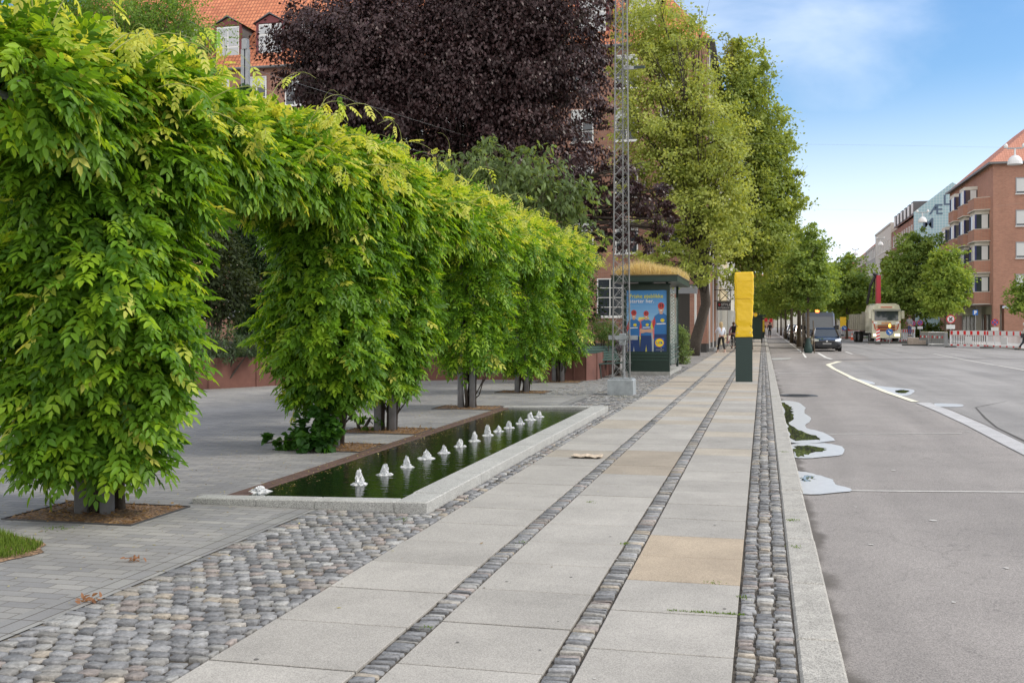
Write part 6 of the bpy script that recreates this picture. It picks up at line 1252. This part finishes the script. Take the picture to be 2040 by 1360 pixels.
# ================================================================== PEOPLE
M_skin = mat('skin', (.50, .30, .22), .55)
def skin_obj(name, verts, edges, rad, m, parent, sub=1):
    me = bpy.data.meshes.new(name); me.from_pydata(verts, edges, []); me.materials.append(m); o = bpy.data.objects.new(name, me); col.objects.link(o); o.parent = parent
    md = o.modifiers.new('skin', 'SKIN'); md.use_smooth_shade = True
    for i, r_ in enumerate(rad): me.skin_vertices[0].data[i].radius = (r_, r_)
    me.skin_vertices[0].data[0].use_root = True
    s = o.modifiers.new('sub', 'SUBSURF'); s.levels = sub; s.render_levels = sub; return o
def person(label, x, y, z, rz, H, stride, top_c, leg_c, hair_c, arms, long_hair=False, bag=None, lean=0, cat='person', skirt=None, hat=None):
    t = thing('person', label, cat, (x, y, z), rz); s = H/1.72
    hip, kn, an = .92*s, .5*s, .08*s; ly = lean
    J = {'pel': (0, 0, .95*s), 'wst': (0, .01, 1.08*s), 'chs': (0, ly*.6, 1.30*s), 'nck': (0, ly*.9, 1.46*s), 'jaw': (0, ly-.01, 1.54*s), 'hed': (0, ly-.01, 1.64*s)}
    V = [J[k] for k in ('pel', 'wst', 'chs', 'nck', 'jaw', 'hed')]; E = [(0, 1), (1, 2), (2, 3), (3, 4), (4, 5)]; Rr = [.13*s, .115*s, .135*s, .055*s, .075*s, .09*s]
    legs = []; 
    for sgn, st_ in ((-1, stride[0]), (1, stride[1])):
        b0 = len(V); foot_y = st_*.36; kb = st_*.14-.05
        V += [(sgn*.09*s, 0, .88*s), (sgn*.10*s, kb, kn), (sgn*.10*s, foot_y, .09*s), (sgn*.11*s, foot_y-.13, .03)]; E += [(0, b0), (b0, b0+1), (b0+1, b0+2), (b0+2, b0+3)]; Rr += [.085*s, .058*s, .04*s, .035*s]; legs.append(b0)
    ar = []
    for sgn, (sy, ez, hy) in zip((-1, 1), arms):
        b0 = len(V); el = (sgn*.25*s, sy*.5, 1.14*s+ez*.5); hd = (sgn*.24*s, hy, .90*s+ez)
        V += [(sgn*.175*s, ly*.7, 1.40*s), el, hd]; E += [(2, b0), (b0, b0+1), (b0+1, b0+2)]; Rr += [.055*s, .042*s, .03*s]; ar.append(b0)
        for q in range(5):   # fingers and thumb
            c = len(V); fx = (q-1.5)*.018 if q < 4 else .0; V.append((hd[0]+(0 if q < 4 else -sgn*.03), hd[1]+fx+(-.03 if q == 4 else 0), hd[2]-(.09, .1, .095, .08, .05)[q])); E.append((b0+2, c)); Rr.append(.009)
    body = skin_obj('body', V, E, Rr, M_skin, t)
    g = .012*s
    tv = [V[0], V[1], V[2], (0, ly*.8, 1.42*s)]; te = [(0, 1), (1, 2), (2, 3)]; trr = [.135*s+g, .12*s+g, .14*s+g, .08*s]
    for b0 in ar: c = len(tv); a, b_, d_ = V[b0], V[b0+1], V[b0+2]; tv += [a, b_, tuple(Vector(b_).lerp(Vector(d_), .8))]; te += [(2, c), (c, c+1), (c+1, c+2)]; trr += [.06*s+g, .046*s+g, .036*s+g]
    skin_obj('top', tv, te, trr, mat('cloth_%s' % label[:12].replace(' ', '_'), top_c, .85), t)
    lv = [(0, 0, 1.0*s), V[0]]; le = [(0, 1)]; lr = [.13*s+g, .135*s+g]
    for b0 in legs: c = len(lv); lv += [V[b0], V[b0+1], tuple(Vector(V[b0+1]).lerp(Vector(V[b0+2]), .85))]; le += [(1, c), (c, c+1), (c+1, c+2)]; lr += [.09*s+g, .062*s+g, .046*s+g]
    skin_obj('trousers', lv, le, lr, mat('trousers_%s' % label[:12].replace(' ', '_'), leg_c, .85, noise=None), t)
    for b0 in legs:
        a = V[b0+3]; mb = MB(); mb.box(a[0]-.045, a[0]+.045, a[1]-.07, a[1]+.19, 0, .075, mat('shoe_pale', (.55, .42, .36), .6) if bag != 'dark' else M_blk, bev=.02); mb.build('shoe', t)
    bm = bmesh.new(); bmesh.ops.create_icosphere(bm, subdivisions=2, radius=.105*s)
    for v in bm.verts:
        v.co.z = v.co.z*1.12+1.665*s; v.co.y = v.co.y*1.05+ly+.02
        if long_hair and v.co.z < 1.64*s and v.co.y > ly: v.co.z -= .22*s
    bmesh.ops.delete(bm, geom=[v for v in bm.verts if v.co.y < ly-.05 and v.co.z < 1.70*s], context='VERTS')
    me = bpy.data.meshes.new('hair'); bm.to_mesh(me); bm.free(); me.materials.append(mat('hair_%d' % int(hair_c[0]*100), hair_c, .7)); o = bpy.data.objects.new('hair', me); col.objects.link(o); o.parent = t
    mb = MB(); mb.prism([(-.012, 1.615*s), (.012, 1.615*s), (0, 1.65*s)], ly-.115, ly-.085, M_skin)
    for sx in (-.032, .032): mb.disc((sx, ly-.095, 1.655*s), .009, M_blk, 'y', 8, .01)
    mb.box(-.022, .022, ly-.097, ly-.09, 1.585*s, 1.592*s, mat('lips', (.4, .12, .12), .5)); mb.build('face', t)
    return t
x, y = G(1437, 702); w1 = person('woman in white top and black leggings with blond hair stepping onto the pavement', x, y, 0, R(200), 1.66, (1.0, -.9), (.62, .66, .75), (.012, .012, .014), (.45, .33, .18), ((-.2, 0.12, -.25), (-.35, .2, -.4)), long_hair=True, lean=-.06)
x, y = G(1461.5, 694); w2 = person('person in pink-lilac top and dotted black trousers with dark backpack beside bicycle', x, y, 0, R(185), 1.68, (.25, -.2), (.42, .22, .40), (.02, .02, .025), (.12, .07, .04), ((.1, .1, -.2), (.0, .05, -.1)), bag='dark')
mb = MB(); mb.box(-.15, .15, .14, .32, 1.02, 1.48, mat('backpack_black', (.02, .018, .02), .8), bev=.05); o = mb.build('backpack', w2)
mb = MB()
for q in range(60): 
    a = random.choice((-1, 1)); zz = random.uniform(.2, .9); an = random.uniform(.3, 2.8); rr_ = .105*(.55+.5*zz); mb.disc((a*.1+rr_*math.cos(an), rr_*math.sin(an)+.01, zz), .014, M_wd, 'y', 6, .03)
mb.build('polka_dots', w2)
x, y = G(2042, 697, -.1); w3 = person('walking person in pale jacket and dark trousers at the right edge', x, y, -.1, R(75), 1.74, (1.1, -1.0), (.36, .35, .30), (.03, .035, .045), (.6, .58, .54), ((.2, .05, .15), (-.1, .05, -.2)), bag='dark'); mb = MB(); mb.box(-.3, -.12, -.1, .25, .8, 1.08, M_blk, bev=.03); mb.build('shoulder_bag', w3)
x, y = D(1533.5, 125); person('small distant person in dark clothes walking on the pavement', x, y, 0, R(180), 1.75, (.6, -.6), (.02, .02, .03), (.02, .02, .025), (.08, .05, .03), ((.1, 0, .1), (-.1, 0, -.1)), bag='dark')
x, y = D(1522, 140); person('small distant person in orange top on the pavement', x, y, 0, R(180), 1.7, (.4, -.4), (.5, .16, .06), (.05, .06, .1), (.1, .06, .04), ((.1, 0, .1), (-.1, 0, -.1)), bag='dark')
x, y = D(1812, 92); person('site worker in grey jacket standing behind the barriers right of the truck', x, y, .5, R(150), 1.8, (.2, -.2), (.30, .31, .33), (.08, .1, .2), (.1, .08, .06), ((.1, 0, .1), (-.1, .3, -.3)), bag='dark')
# bicycle
x, y = G(1452, 692); bk = thing('bicycle', 'bicycle with pale basket standing between the two women', 'bicycle', (x, y, 0), R(70))
def ring(mb, c, r, tr, m, n=24):
    pts = [(c[0]+r*math.cos(2*math.pi*k/n), c[1], c[2]+r*math.sin(2*math.pi*k/n)) for k in range(n+1)]; mb.tube(pts, tr, m, 5, cap=False)
for cx3 in (-.52, .52):
    mb = MB(); ring(mb, (cx3, 0, .34), .33, .018, M_tyre)
    for k in range(8): a = math.pi*k/8; mb.tube([(cx3-.32*math.cos(a), 0, .34-.32*math.sin(a)), (cx3+.32*math.cos(a), 0, .34+.32*math.sin(a))], .003, M_chr, 3)
    mb.build('wheel', bk)
mb = MB(); Mf = mat('bike_frame', (.30, .05, .05), .35)
for a, b_ in (((-.52, 0, .34), (-.1, 0, .3)), ((-.1, 0, .3), (.35, 0, .75)), ((-.2, 0, .85), (-.1, 0, .3)), ((-.2, 0, .8), (.33, 0, .85)), ((.52, 0, .34), (.33, 0, .95)), ((-.52, 0, .34), (-.18, 0, .75))): mb.tube([a, b_], .017, Mf, 6)
mb.build('frame', bk); mb = MB(); mb.tube([(.2, -.25, 1.02), (.33, 0, 1.02), (.2, .25, 1.02)], .014, M_chr, 6); mb.build('handlebar', bk); mb = MB(); mb.box(-.33, -.08, -.07, .07, .87, .93, M_blk, bev=.02); mb.build('saddle', bk); mb = MB(); mb.box(.38, .68, -.16, .16, .8, 1.05, mat('basket', (.6, .58, .55), .7)); mb.build('basket', bk)
print('objects', len(bpy.data.objects))
